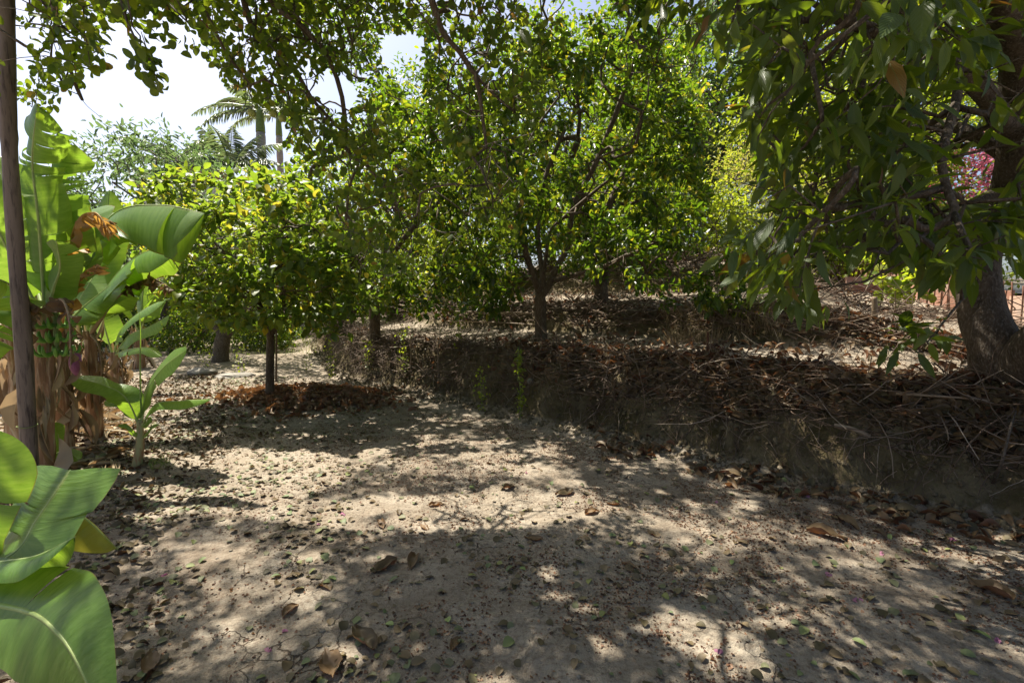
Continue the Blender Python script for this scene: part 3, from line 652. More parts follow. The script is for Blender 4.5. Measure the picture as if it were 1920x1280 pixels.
tips = np.concatenate([ell(c0, (2.6, 2.3, 2.6), 900, .45, cutc), screen([(860, 480), (985, 500), (975, 560), (930, 590), (870, 570)], Y0-1.2, Y0-.4, 26),
                       screen([(1160, 440), (1400, 430), (1380, 590), (1290, 600), (1170, 540)], Y0-1.5, Y0-.3, 50)])
LC = dict(whorl=1, per=30, spread=.06, Lr=(.075, .15), wf=.24, tmpl=HEX, droop=.45, maxc=3, mat=M['citrus'])
tree('orange_tree', 'orange tree with forked trunk on the middle of the first terrace', 'tree', b, lim, tips, .085, LC, M['barkdark'])
# --- two-stemmed citrus on the second terrace behind it
b = G(1125, 568); Y1 = b[1]
lim = [[b-[0, 0, .1], W(1128, 540, Y1), W(1125, 500, Y1)], [W(1126, 545, Y1), W(1108, 480, Y1), W(1098, 400, Y1+.2), W(1070, 300, Y1)],
       [W(1130, 540, Y1), W(1142, 480, Y1+.1), W(1135, 410, Y1), W(1180, 300, Y1+.2)]]
tips = ell([b[0]+.4, Y1+.6, b[2]+2.7], (2.7, 2.0, 2.0), 260, .4, lambda P: abv(.9)(P) & ~insky(P) & ~inpoly(*proj(P), [(1000, 505), (1250, 505), (1250, 600), (1000, 600)]))
LC2 = dict(LC, per=30, spread=.11, Lr=(.10, .16))
tree('citrus_tree', 'citrus tree with two dark stems on the second terrace, behind the orange tree', 'tree', b, lim, tips, .12, LC2, M['barkdark'])
# --- citrus left of centre on the first terrace
b = G(702, 640); Y2 = b[1]
lim = [[b-[0, 0, .1], W(702, 590, Y2), W(698, 520, Y2), W(705, 440, Y2)], [W(700, 550, Y2), W(740, 470, Y2-.3), W(800, 400, Y2-.6)], [W(699, 530, Y2), W(650, 460, Y2-.2), W(610, 400, Y2-.3)]]
tips = np.concatenate([ell([b[0]+.35, Y2-.1, b[2]+2.1], (2.3, 1.9, 1.75), 400, .4, lambda P: abv(.65)(P) & ~insky(P)),
                       ell([b[0]-.2, Y2-.3, 5.3], (1.6, 1.5, 1.5), 230, .2, lambda P: ~insky(P)), screen([(720, 480), (900, 470), (890, 560), (780, 590), (740, 560)], Y2-2.2, Y2-1, 45)])  # taller top cluster added to shade the ground in front
tree('citrus_tree', 'dense citrus tree with one straight dark trunk, on the bank left of the orange tree', 'tree', b, lim, tips, .10, dict(LC, per=30, spread=.10, updir=.6), M['barkdark'])
# --- slim tree standing in the leaf heap
b = onG(-3.62, 7.15); Y3 = b[1]
b = G(505, 742); Y3 = b[1]
lim = [[b-[0, 0, .1], W(506, 700, Y3), W(507, 650, Y3), W(508, 610, Y3)], [W(507, 625, Y3), W(480, 560, Y3-.1), W(440, 500, Y3-.1), W(400, 450, Y3)],
       [W(507, 630, Y3), W(530, 580, Y3), W(550, 500, Y3+.2), W(590, 430, Y3+.2)], [W(507, 610, Y3), W(505, 500, Y3-.1), W(520, 420, Y3)]]
tips = np.concatenate([ell([b[0]-.05, Y3-.1, 2.3], (1.62, 1.4, 1.02), 390, .3, lambda P: abv(.95)(P) & ~insky(P)),
                       screen([(335, 440), (730, 400), (720, 560), (620, 625), (560, 600), (420, 620), (330, 580)], Y3-1.3, Y3-.1, 210)])
LP = dict(whorl=1, per=26, spread=.08, Lr=(.09, .16), wf=.29, tmpl=OVATE, droop=.35, maxc=2, mat=M['persimmon'], nup=1.5)
tree('fruit_tree', 'low leafy tree with a slim trunk standing in the heap of brown leaves', 'tree', b, lim, tips, .055, LP, M['barkdark'], uvs=True)
# --- V-trunked tree on the path
b = G(413, 678); Y4 = b[1]
lim = [[b-[0, 0, .1], W(415, 655, Y4), W(420, 625, Y4)], [W(420, 630, Y4), W(445, 600, Y4), W(470, 560, Y4), W(500, 480, Y4)], [W(419, 630, Y4), W(403, 605, Y4), W(400, 560, Y4), W(370, 480, Y4)]]
tips = ell([b[0]+.4, Y4+.3, 2.75], (2.3, 2.2, 1.35), 300, .4, lambda P: abv(1.05)(P) & ~insky(P))
tree('fruit_tree', 'bright green tree with a V-shaped trunk beside the path, far left', 'tree', b, lim, tips, .16, dict(LC, per=30, spread=.18, Lr=(.09, .15), wf=.28, mat=M['bright']), M['bark'])
# --- quince arching over the top of the view
b = onG(-3.4, -1.2)
lim = [[b-[0, 0, .1], b+[.05, .1, .9], b+[.3, .4, 1.7], [-2.4, 0.0, 2.9], [-1.6, 1.2, 3.9], W(440, -150, 3.1)],
       [W(440, -150, 3.1), W(455, -10, 3.4), W(480, 62, 3.6), W(522, 88, 3.7), W(560, 142, 3.8), W(590, 192, 3.9), W(640, 245, 4.1)],
       [W(440, -150, 3.1), W(500, -5, 3.3), W(570, 50, 3.4), W(606, 96, 3.5), W(660, 98, 3.7)],
       [W(560, 45, 3.4), W(582, 68, 3.5), W(612, 102, 3.6), W(638, 167, 3.8), W(648, 233, 3.9), W(652, 287, 4.0), W(690, 312, 4.1), W(740, 372, 4.2)],
       [W(640, 245, 4.1), W(672, 300, 4.2), W(655, 350, 4.2), W(648, 430, 4.2)],
       [[-1.6, 1.2, 3.9], W(700, -200, 2.7), W(800, -20, 3.0), W(830, 60, 3.1), W(862, 98, 3.2), W(895, 145, 3.3), W(940, 190, 3.4)],
       [W(895, 145, 3.3), W(905, 220, 3.35), W(915, 300, 3.4), W(925, 390, 3.4)], [W(940, 190, 3.4), W(985, 230, 3.5), W(1010, 300, 3.5)],
       [[-2.4, 0.0, 2.9], W(-300, -300, 2.2), W(60, -60, 2.6), W(110, 60, 3.2), W(150, 180, 3.6), W(190, 222, 3.7)],
       [W(60, -60, 2.6), W(200, -40, 2.5), W(238, 40, 2.4), W(262, 90, 2.35), W(296, 150, 2.3)],
       [W(440, -150, 3.1), W(340, -60, 2.9), W(390, 30, 3.0), W(425, 100, 3.2), W(470, 160, 3.4)],
       [[-2.4, 0, 2.9], [-.6, .4, 4.0], [1.0, .8, 4.4]], [[-2.4, 0, 2.9], [-3.2, 1.4, 3.9], [-4.4, 2.3, 4.4]], [[-1.6, 1.2, 3.9], [-1.4, 2.2, 5.0], [-1.2, 3.8, 6.2], [-.8, 5.4, 7.0]], [[-1.4, 2.2, 5.0], [-2.8, 3.4, 5.8], [-4.2, 4.6, 6.8]], [[-1.4, 2.2, 5.0], [.6, 3.0, 5.6], [1.6, 3.6, 6.2]]]
tq = [screen([(350, -60), (700, -60), (690, 60), (640, 130), (700, 200), (790, 330), (800, 480), (660, 480), (600, 330), (500, 230), (430, 190), (380, 110)], 3.2, 4.6, 620),
      screen([(700, -60), (1000, -60), (1040, 60), (1010, 200), (980, 330), (930, 400), (870, 330), (840, 210), (800, 190), (800, 60), (720, 50)], 2.9, 3.7, 240),
      screen([(-60, -60), (200, -60), (190, 80), (190, 120), (110, 190), (60, 210), (-60, 160)], 2.6, 4.4, 190),
      screen([(190, -60), (360, -60), (400, 60), (330, 40), (262, 45), (200, 30)], 2.2, 3.2, 45), screen([(235, 20), (265, 50), (305, 150), (290, 165), (235, 70)], 2.25, 2.4, 12),
      screen([(650, 300), (800, 320), (960, 330), (960, 430), (800, 520), (650, 540)], 3.7, 4.6, 170),
      ell([0, 1.4, 4.3], (2.9, 2.0, .75), 520, .2, lambda P: (proj(P)[1] < -25) | (P[:, 1] < .3)), ell([-1.6, 4.4, 6.3], (4.2, 3.2, 1.5), 1050, .1, lambda P: proj(P)[1] < -25), ell([-3.6, 2.4, 4.2], (1.2, 1.6, .6), 60, .2, lambda P: (proj(P)[1] < -25) | (P[:, 1] < .3))]  # overhead clusters, never in view, added to cast shade
tips = np.concatenate(tq); tips = tips[~insky(tips)]
LQ = dict(per=12, spread=.06, Lr=(.042, .066), wf=.38, tmpl=ROUND, droop=.9, maxc=3, mat=M['quince'], curl=.2, nup=.3)
tq_, sk = tree('quince_tree', 'overhanging quince tree with small round leaves and arching twigs along the top', 'tree', b, lim, tips, .05, LQ, M['bark'], step=.11, jit=.012, rmin=.0022, bias=.10)
B_, par_, rad_, cnt_, ends_ = sk
V, F, r_, uv = foliage(B_, par_, cnt_, ends_, 20, .14, (.05, .075), .40, HEXR, .5, .5, 3, .3, .2, nup=.8, keep=lambda P: (proj(P)[1] < -15) | (P[:, 1] < .5))
mk('shade_crown', V, F, M['quince'], tq_, r_)  # extra dense leaves outside the frame, added to shade the ground
def ball(c, r, mat, parent, name='fruit', sx=(1, 1, 1.12)):
    th = np.linspace(0, 2*math.pi, 14, endpoint=False); ph = np.linspace(.12, math.pi-.12, 9)
    rr = np.sin(ph)[:, None]*(1+.06*np.cos(3*th)[None]*(ph[:, None] < 1.2))
    V = np.stack([rr*np.cos(th), rr*np.sin(th), np.cos(ph)[:, None]*np.ones((1, 14))*(1-.16*(np.sin(ph)[:, None] < .5))], -1).reshape(-1, 3)*r*np.array(sx)+c
    i = (np.arange(8)[:, None]*14); j = np.arange(14)[None]; k = (j+1) % 14
    o = mk(name, V, [np.stack([i+j, i+14+j, i+14+k, i+k], -1).reshape(-1, 4), np.arange(14)[None], (np.arange(14)+112)[None, ::-1]], mat, parent)
    return o
for px, py, Yd in [(872, 262, 3.4), (880, 285, 3.4), (905, 320, 3.4), (917, 345, 3.4), (472, 212, 3.6), (512, 212, 3.8), (530, 222, 3.8), (620, 330, 4.0)]:
    c = W(px, py, Yd); f = ball(c, .029, M['fruit'], tq_); 
    V, F, uv = tube(curve([c+[0, 0, .03], c+[.01, 0, .07], c+[.0, .02, .12]], 5), .002, 4); mk('stalk', V, F, M['bark'], f)
# --- avocado at the right
ba = G(1885, 724); Ya = ba[1]
lim = [[ba-[0, 0, .15], W(1884, 700, Ya), W(1862, 645, Ya), W(1838, 580, Ya+.1), W(1832, 500, Ya+.2), W(1850, 430, Ya+.3), W(1895, 360, Ya+.2), W(1915, 250, Ya), W(1915, 120, Ya-.2), W(1890, 20, Ya-.5), W(1840, -120, Ya-.8)],
       [W(1888, 705, Ya), W(1935, 672, Ya-.2), W(2010, 610, Ya-.5), W(2100, 480, Ya-.6), W(2080, 250, Ya-.7), W(2020, 0, Ya-1.0), W(1900, -250, Ya-1.3)],
       [W(1898, 250, Ya), W(1850, 180, Ya-.3), W(1790, 120, Ya-.6), W(1700, 80, Ya-.9), W(1560, 30, Ya-1.0)],
       [W(1800, 115, Ya-.6), W(1790, 200, Ya-.9), W(1765, 300, Ya-1.1), W(1790, 400, Ya-1.3), W(1820, 470, Ya-1.5)],
       [W(1890, 300, Ya+.1), W(1800, 240, Ya+.3), W(1700, 235, Ya+.6), W(1580, 220, Ya+.8)],
       [W(1880, 350, Ya+.2), W(1800, 400, Ya), W(1700, 430, Ya-.3), W(1600, 470, Ya-.4)],
       [W(1822, 540, Ya+.1), W(1780, 590, Ya-.5), W(1740, 640, Ya-.9)], [W(1905, 120, Ya-.2), W(1960, 100, Ya+.4), W(2050, 50, Ya+1)],
       [W(1840, -120, Ya-.8), W(1500, -300, Ya-1.2), W(1300, -420, Ya-1.6)], [W(1900, -250, Ya-1.3), [1.6, 1.0, 4.2], [.8, .2, 4.6]], [W(1840, -120, Ya-.8), [3.2, 3.3, 5.0], [2.6, 3.8, 6.4]], [[3.2, 3.3, 5.0], [1.6, 3.4, 5.6], [.6, 3.6, 6.0]], [W(1840, -120, Ya-.8), W(1700, -40, Ya-1.6), W(1705, 60, Ya-2.0)]]
notrunk = lambda P: ~inpoly(*proj(P), [(1800, 580), (1960, 560), (1960, 730), (1780, 730)]) & ~(inpoly(*proj(P), [(1860, -20), (1925, -20), (1925, 330), (1880, 330)]) & (rng.random(len(P)) < .9) & (P[:, 1] < Ya+.1))
ta = [screen([(1400, -60), (1960, -60), (1960, 380), (1860, 470), (1700, 520), (1560, 560), (1420, 500), (1390, 400), (1330, 360), (1420, 300), (1370, 200), (1330, 90)], 2.2, 5.0, 1500),
      screen([(1400, 380), (1850, 330), (1900, 500), (1740, 520), (1600, 580), (1400, 520)], 2.0, 4.2, 110),
      screen([(1600, 430), (1760, 430), (1780, 540), (1600, 540)], 1.9, 2.6, 16), screen([(1700, 610), (1830, 590), (1790, 640), (1720, 660)], 2.6, 3.1, 9), screen([(1470, 480), (1530, 480), (1520, 560), (1470, 570)], 2.6, 3.2, 5),
      screen([(1060, -80), (1400, -80), (1400, 60), (1300, 30)], 2.6, 3.6, 26), screen([(980, -60), (1120, -60), (1080, 60), (1000, 50)], 2.4, 2.8, 9),
      ell([2.6, 1.6, 4.4], (2.8, 2.8, 1.1), 520, .1, lambda P: (proj(P)[1] < -40) | (P[:, 1] < .4)), ell([3.0, 3.6, 5.9], (3.2, 2.8, 1.7), 820, .1, lambda P: proj(P)[1] < -40), ell([5.6, 4.6, 4.2], (2.0, 2.4, 1.9), 330, .3, lambda P: P[:, 1] > 3.2)]  # first two clusters sit above the frame, added for ground shade
tips = np.concatenate(ta); tips = tips[~insky(tips)]; tips = tips[notrunk(tips)]
LA = dict(whorl=.7, per=10, spread=.07, Lr=(.12, .215), wf=.15, tmpl=LANCE, droop=.95, maxc=1, mat=M['avocado'], curl=.22, fold=.3, keep=lambda P: notrunk(P) & (np.linalg.norm(P-CAM, axis=1) > 1.7))
ta_, ska = tree('avocado_tree', 'big avocado tree with thick leaning trunk and large drooping dark leaves, right edge', 'tree', ba, lim, tips, .15, LA, M['avobark'], minr=[(lim[1][:5], .20, .15), ([ba, lim[0][1], lim[0][2]], .21, .15), (lim[3], -.028, -.012)], step=.19, jit=.03, rmin=.0032, flare=1.7, bias=.05, wob=.2, uvs=True)
# ---------------------------------------------------------------- bananas
def banana_leaf(parent, pts, width, nh=(0, 0, 1), fold=.35, tears=5, torn=.5, wob=.04, pet=.12, sag=.25, mat=None, name='leaf', yellow=.0, seed=0, rib=.013, tipw=.25, crumple=0.0):
    g = np.random.default_rng(int(seed)+11)
    C = curve(pts, 46); Ls = np.linalg.norm(C[-1]-C[0])*1.05; T = nrm(np.gradient(C, axis=0)); nh = nrm(np.array(nh, float))
    S = nrm(np.cross(T, nh)); Nn = np.cross(S, T); mb = MB()
    ip = int(46*pet); s0 = ip/46
    def prof(s): return np.minimum(1, ((s-s0).clip(0)/.10)**.55)*np.minimum(1, ((1-s).clip(0)/tipw)**.6)*(.92+.08*np.sin(s*9))
    for side in (-1, 1):
        cuts = np.sort(np.concatenate([[s0, 1.0], g.uniform(s0+.06, .96, tears)]))
        fb = fold*(1+g.normal(0, .15))
        for a, b in zip(cuts[:-1], cuts[1:]):
            if b-a < .012: continue
            m = max(3, int((b-a)*60)); s = np.linspace(a, b, m); u = np.linspace(0, 1, 8)
            f = s*45; i = np.minimum(f.astype(int), 44); q = (f-i)[:, None]
            c = C[i]*(1-q)+C[i+1]*q; sd = nrm(S[i]*(1-q)+S[i+1]*q); nn = nrm(Nn[i]*(1-q)+Nn[i+1]*q); tt = nrm(T[i]*(1-q)+T[i+1]*q)
            an = fb+g.normal(0, .22)*torn; sg = sag*(1+g.normal(0, .5)*torn); dr = g.normal(0, .10)*torn
            hw = prof(s)*width/2
            rip = fbm(s*9+seed, np.full(m, side*3.1), 5+seed)*wob*4
            ang = an+sg*u[None]**1.2*1.5+rip[:, None]*u[None]
            ang = ang+crumple*fbm(s[:, None]*30+seed, u[None]*4+side*7, 8, 3)*4
            gap = (np.linspace(-1, 1, m)*-.012*torn*Ls)[:, None]*u[None]**1.5
            du = 1/7; hw = hw*(1 if not crumple else g.uniform(.25, 1.2)*(.75+.5*vnoise(s*70, s*0, seed))); x = np.cumsum(np.cos(ang), 1)*du-np.cos(ang)*du; z = -np.cumsum(np.sin(ang), 1)*du+np.sin(ang)*du
            V = c[:, None]+sd[:, None]*(side*hw[:, None]*x)[..., None]+nn[:, None]*(hw[:, None]*z)[..., None]+tt[:, None]*(gap+dr*hw[:, None]*u[None]+hw[:, None]*.22*u[None]**2)[..., None]
            k = (np.arange(m-1)[:, None]*8+np.arange(7)[None]).ravel()
            F = np.stack([k, k+1, k+9, k+8], -1)
            uv = np.stack([s[:, None]*np.ones((1, 8)), side*u[None]*np.ones((m, 1))], -1).reshape(-1, 2)
            mb.add(V.reshape(-1, 3), F, yellow, uv)
    rr = np.interp(np.linspace(0, 1, 46), [0, s0+.02, .6, 1], [rib*1.6, rib, rib*.55, rib*.15])
    V, F, uv = tube(C-Nn*rr[:, None]*.6, rr, 7); mb.add(V, F, .5, uv, 1)
    return mb.build(name, [mat or M['banana'], M['bananarib'] if mat is None else mat], parent)
def pseudostem(parent, pts, r0, r1, mat=None, strips=18, sl=(.25, .7), seed=0, name='pseudostem'):
    P = curve(pts, 30); rr = np.linspace(r0, r1, 30)*(1+.25*np.exp(-np.linspace(0, 6, 30)))
    n = 26; T = nrm(np.gradient(P, axis=0)); S = nrm(np.cross(T, [0, 1, .01])); B = np.cross(T, S)
    a = np.linspace(0, 2*math.pi, n, endpoint=False); hh = np.linspace(0, 1, 30)*np.linalg.norm(P[-1]-P[0])
    rad = rr[:, None]*(1+.07*np.sin(a*3+hh[:, None]*1.3+seed)+.07*np.sin(hh[:, None]*17+np.sin(a)*2+seed)+.7*fbm(np.cos(a)[None]*2+hh[:, None]*.8+seed, np.sin(a)[None]*2+hh[:, None]*3.2, seed, 4))
    V = P[:, None]+S[:, None]*(np.cos(a)[None]*rad)[..., None]+B[:, None]*(np.sin(a)[None]*rad)[..., None]
    i = (np.arange(29)*n)[:, None]; j = np.arange(n)[None]; k = (j+1) % n
    F = np.stack([i+j, i+k, i+n+k, i+n+j], -1).reshape(-1, 4)
    o = mk(name, V.reshape(-1, 3), [F, (np.arange(n)+29*n)[None]], mat or M['pseudostem'], parent)
    if strips:
        g = np.random.default_rng(seed+5); f = g.uniform(.12, 1.0, strips)**.7; idx = (f*29).astype(int); th = g.uniform(0, 6.283, strips)
        out = S[idx]*np.cos(th)[:, None]+B[idx]*np.sin(th)[:, None]; p = P[idx]+out*rr[idx][:, None]*1.22
        L = g.uniform(sl[0], sl[1], strips)
        V, F, r, uv = leaf_batch(p, np.array([0, 0, -1.])+out*g.uniform(.02, .7, (strips, 1))+g.normal(0, .28, (strips, 3)), out, L*.85, L*g.uniform(.03, .085, strips), LANCE, 1.3, .45, 3.0)
        p2 = p+g.normal(0, .03, p.shape); V2, F2, r2, uv2 = leaf_batch(p2, np.array([0, 0, 1.])+out*g.uniform(.1, .8, (strips, 1)), out, L*.5, L*g.uniform(.03, .09, strips), LANCE, 1.2, .1, 1.5)
        MB().add(V, F, r, uv).add(V2, F2, r2, uv2).build('dead_sheath', M['drybanana'], o)
    return o
def banana(label, base, top, r, leaves, group=None, **kw):
    t = thing('banana_plant', label, 'banana plant', base, group)
    base = np.array(base, float); top = np.array(top, float)
    pseudostem(t, [base-[0, 0, .08], base*.5+top*.5+np.array([.02, .0, 0]), top], r, r*.62, **kw)
    for k, l in enumerate(leaves):
        o = dict(l[2]) if len(l) > 2 else {}
        o.setdefault('seed', k*7+int(abs(base[0])*10)); banana_leaf(t, [W(*p) if max(abs(p[0]), abs(p[1])) > 30 else np.array(p) for p in l[0]], l[1], **o)
    return t
# A: big plant behind the pole
gA = G(70, 905); yA = gA[1]
A = banana('tallest banana plant, just behind the wooden pole, with torn upright leaves and a brown trunk', gA, W(84, 590, yA), .085, [
    ([(84, 600, yA), (72, 420, yA-.1), (60, 300, yA-.1), (70, 195, yA-.25)], .50, dict(nh=(.25, -1, .2), fold=.1, tears=7, torn=.8, wob=.25, sag=.9, pet=.1)),
    ([(88, 600, yA), (98, 450, yA+.1), (96, 330, yA+.15), (108, 245, yA+.1)], .62, dict(nh=(-.3, -1, .1), fold=.25, tears=8, torn=.9, wob=.25, sag=.9)),
    ([(90, 600, yA), (130, 500, yA+.2), (135, 430, yA+.3), (150, 400, yA+.5)], .7, dict(nh=(-.4, -1, .5), fold=.1, tears=2, torn=.4, sag=.1)),
    ([(80, 600, yA), (20, 480, yA-.1), (-30, 400, yA-.2), (-140, 340, yA-.4)], .6, dict(nh=(0, -1, .6), fold=.2, tears=4)),
    ([(80, 600, yA), (30, 540, yA-.2), (-40, 520, yA-.4), (-160, 560, yA-.6)], .5, dict(nh=(0, -.5, 1), fold=.5, tears=4)),
    ([(84, 600, yA), (50, 470, yA+.4), (20, 380, yA+.7), (-10, 290, yA+.9)], .6, dict(nh=(.3, -1, .4), fold=.2, tears=5)),
    ([(86, 600, yA), (110, 560, yA-.3), (128, 590, yA-.5), (132, 690, yA-.5)], .22, dict(nh=(0, -.3, 1), fold=1.35, tears=22, torn=2.2, mat=M['drybanana'], name='dry_leaf', crumple=1.3)),
    ([(80, 600, yA), (60, 570, yA-.3), (45, 590, yA-.35), (38, 740, yA-.35)], .20, dict(nh=(0, -.3, 1), fold=1.35, tears=22, torn=2.2, mat=M['drybanana'], name='dry_leaf', crumple=1.3)),
        ([(86, 600, yA), (120, 520, yA+.5), (170, 440, yA+.8), (190, 400, yA+1.0)], .62, dict(nh=(-.3, -1, .5), fold=.2, tears=3)),
    ([(84, 600, yA), (100, 540, yA-.1), (112, 500, yA-.2), (105, 450, yA-.3)], .3, dict(nh=(.3, -1, .1), fold=.5, tears=3, torn=.6)),
    ], strips=22, seed=3)
gA2 = G(30, 870)
banana('broad brown banana trunk at the very left edge, behind the pole', gA2, W(30, 585, gA2[1]), .085, [
    ([(30, 600, gA2[1]), (10, 500, gA2[1]), (-30, 430, gA2[1]), (-60, 420, gA2[1])], .5, dict(nh=(0, -1, .5))),
    ([(35, 600, gA2[1]), (-10, 560, gA2[1]-.2), (-40, 600, gA2[1]-.4), (-60, 700, gA2[1]-.4)], .5, dict(nh=(0, -1, .5), fold=.8))], strips=22, seed=8)
# B: plant carrying the bunch
gB = G(118, 845); yB = gB[1]
Bp = banana('banana plant carrying a green fruit bunch and a purple flower', gB, W(112, 610, yB), .075, [
    ([(114, 620, yB), (150, 495, yB-.1), (215, 400, yB-.15), (300, 384, yB-.2), (385, 400, yB-.3)], .95, dict(nh=(0, .3, 1), fold=1.05, tears=3, torn=.35, sag=.3, pet=.2, wob=.05, tipw=.10)),
    ([(116, 620, yB), (150, 560, yB+.3), (190, 480, yB+.6), (205, 355, yB+.8)], .5, dict(nh=(-.1, -1, .4), fold=.2, tears=1)),
    ([(112, 620, yB), (105, 560, yB+.3), (140, 470, yB+.5), (146, 366, yB+.6)], .26, dict(nh=(.1, -1, .2), fold=.15, tears=0)),
    ([(112, 620, yB), (135, 440, yA+.1), (176, 398, yA-.1), (208, 440, yA-.2)], .36, dict(nh=(0, -.3, 1), fold=1.25, tears=26, torn=2.6, mat=M['orangebanana'], name='wilted_leaf', crumple=.7)),
    ([(112, 620, yB), (140, 540, yA+.1), (165, 505, yA-.1), (195, 500, yA-.1)], .18, dict(nh=(0, -.3, 1), fold=1.2, tears=20, torn=2.4, mat=M['orangebanana'], name='wilted_leaf', crumple=1.3)),
        ([(112, 620, yB), (150, 580, yB+.1), (200, 540, yB+.2), (255, 500, yB+.2)], .5, dict(nh=(-.1, -.2, 1), fold=.6, tears=2)),
    ], strips=22, seed=12)
yb = yA-.12
ped = curve([W(112, 600, yB), W(92, 565, yb+.1), W(103, 590, yb), W(106, 640, yb), W(110, 662, yb), W(124, 660, yb), W(137, 668, yb)], 24)
V, F, uv = tube(ped, np.linspace(.022, .012, 24), 8); fs = mk('fruit_stalk', V, F, M['stem'], Bp)
for h, (px, py) in enumerate([(103, 606), (105, 632), (108, 658)]):
    mb = MB(); c = W(px, py, yb); 
    for k in range(11):
        a = k/11*6.283+h*.4; o = np.array([math.cos(a), math.sin(a), 0])
        o = o*rng.uniform(1.1, 1.6); q = curve([c+o*.012, c+o*.06+[0, 0, -.03], c+o*.088+[0, 0, .0], c+o*.09+[0, 0, .05]], 8)
        V, F, uv = tube(q, [.004, .010, .013, .0135, .013, .012, .009, .003], 6); mb.add(V, F, rng.random(), uv)
    mb.build('fruit_hand', M['bananafruit'], Bp)
c = W(137, 684, yb); th = np.linspace(0, 1, 12); V, F, uv = tube(c+np.array([0, 0, .085])-np.array([-.02, 0, .17])*th[:, None], .034*np.sin(np.pi*np.clip(th*.93+.05, 0, 1))**.7, 12)
fl = mk('flower_bud', V, F, M['flower'], Bp); T_, F_ = OVATE
V, F, r, uv = leaf_batch(np.array([c+[0, -.01, .08]]), np.array([[.9, -.1, -.35]]), np.array([[0, -.4, 1.]]), .1, .032, OVATE, .5, .3); mk('bract', V, F, M['flower'], fl)
# C
gC = G(178, 818); yC = gC[1]
banana('banana plant with brown stem right of the fruiting one, its leaves reaching right', gC, W(166, 620, yC), .07, [
    ([(168, 625, yC), (200, 540, yC-.1), (260, 478, yC-.2), (345, 455, yC-.3)], .62, dict(nh=(-.1, .15, 1), fold=.75, tears=3, torn=.4, pet=.15, sag=.3)),
    ([(168, 625, yC), (190, 560, yC+.2), (215, 520, yC+.4), (240, 560, yC+.5)], .55, dict(nh=(0, -1, .6), fold=.3, tears=1)),
    ([(170, 625, yC), (220, 555, yC-.1), (280, 522, yC-.1), (328, 545, yC-.1)], .34, dict(nh=(0, .3, 1), fold=1.4, tears=22, torn=2.0, mat=M['drybanana'], name='dry_leaf', crumple=1.35, pet=.35)),
    ([(166, 625, yC), (150, 560, yC), (120, 530, yC), (90, 540, yC)], .5, dict(nh=(0, -1, .7), fold=.3, tears=3)),
    ([(168, 625, yC), (185, 650, yC-.2), (190, 700, yC-.25), (186, 760, yC-.25)], .18, dict(nh=(0, -1, .3), fold=1.3, tears=16, torn=2.2, mat=M['drybanana'], name='dry_leaf', crumple=1.3))], strips=20, seed=22)
# mid-size plants further along the row
gM = G(222, 730); yM = gM[1]
banana('half-grown banana plant beyond the stems, its striped leaves pointing right', gM, W(212, 660, yM), .09, [
    ([(212, 665, yM), (225, 620, yM), (262, 585, yM), (312, 560, yM)], .42, dict(nh=(-.5, -.6, .8), fold=.15, tears=2)),
    ([(214, 665, yM), (240, 630, yM-.1), (280, 612, yM-.1), (318, 590, yM-.1)], .42, dict(nh=(.2, -.5, .9), fold=.4, tears=2)),
    ([(210, 665, yM), (195, 610, yM), (185, 570, yM+.1), (196, 530, yM+.1)], .5, dict(nh=(0, -1, .3), fold=.2, tears=1)),
    ([(214, 665, yM), (240, 655, yM-.2), (275, 652, yM-.3), (302, 668, yM-.4)], .25, dict(nh=(0, -.3, 1), fold=.5, tears=2)),
    ([(214, 665, yM), (228, 690, yM-.2), (230, 720, yM-.2), (222, 750, yM-.2)], .16, dict(nh=(0, -1, .3), fold=1.3, tears=16, torn=2.2, mat=M['drybanana'], name='dry_leaf', crumple=1.3))], strips=18, seed=31)
for q, (px, py, ty, hgt, lab) in enumerate([(372, 652, 520, .11, 'banana plant with a dry pale stem beside the V-trunked tree'), (262, 690, 560, .09, 'banana plant almost hidden at the back of the row'), (20, 760, 560, .12, 'banana plant at the far left end of the row, half out of view')]):
    g_ = G(px, py); y_ = g_[1]
    banana(lab, g_, W(px-2, ty+60, y_), hgt, [
        ([(px, ty+65, y_), (px+20, ty+10, y_), (px+50, ty-25, y_), (px+95, ty-20, y_)], .5, dict(nh=(0, .2, 1), fold=.5)),
        ([(px, ty+65, y_), (px-25, ty+10, y_), (px-55, ty-20, y_), (px-95, ty, y_)], .5, dict(nh=(0, .2, 1), fold=.5)),
        ([(px, ty+65, y_), (px+5, ty-10, y_+.2), (px+10, ty-60, y_+.3), (px+30, ty-110, y_+.3)], .5, dict(nh=(0, -1, .2), fold=.2)),
        ([(px, ty+65, y_), (px-20, ty+70, y_-.2), (px-30, ty+110, y_-.3), (px-28, ty+150, y_-.3)], .3, dict(nh=(0, -1, .3), fold=1.3, tears=18, torn=2.2, mat=M['drybanana'], name='dry_leaf', crumple=1.3))], strips=22, seed=40+q)
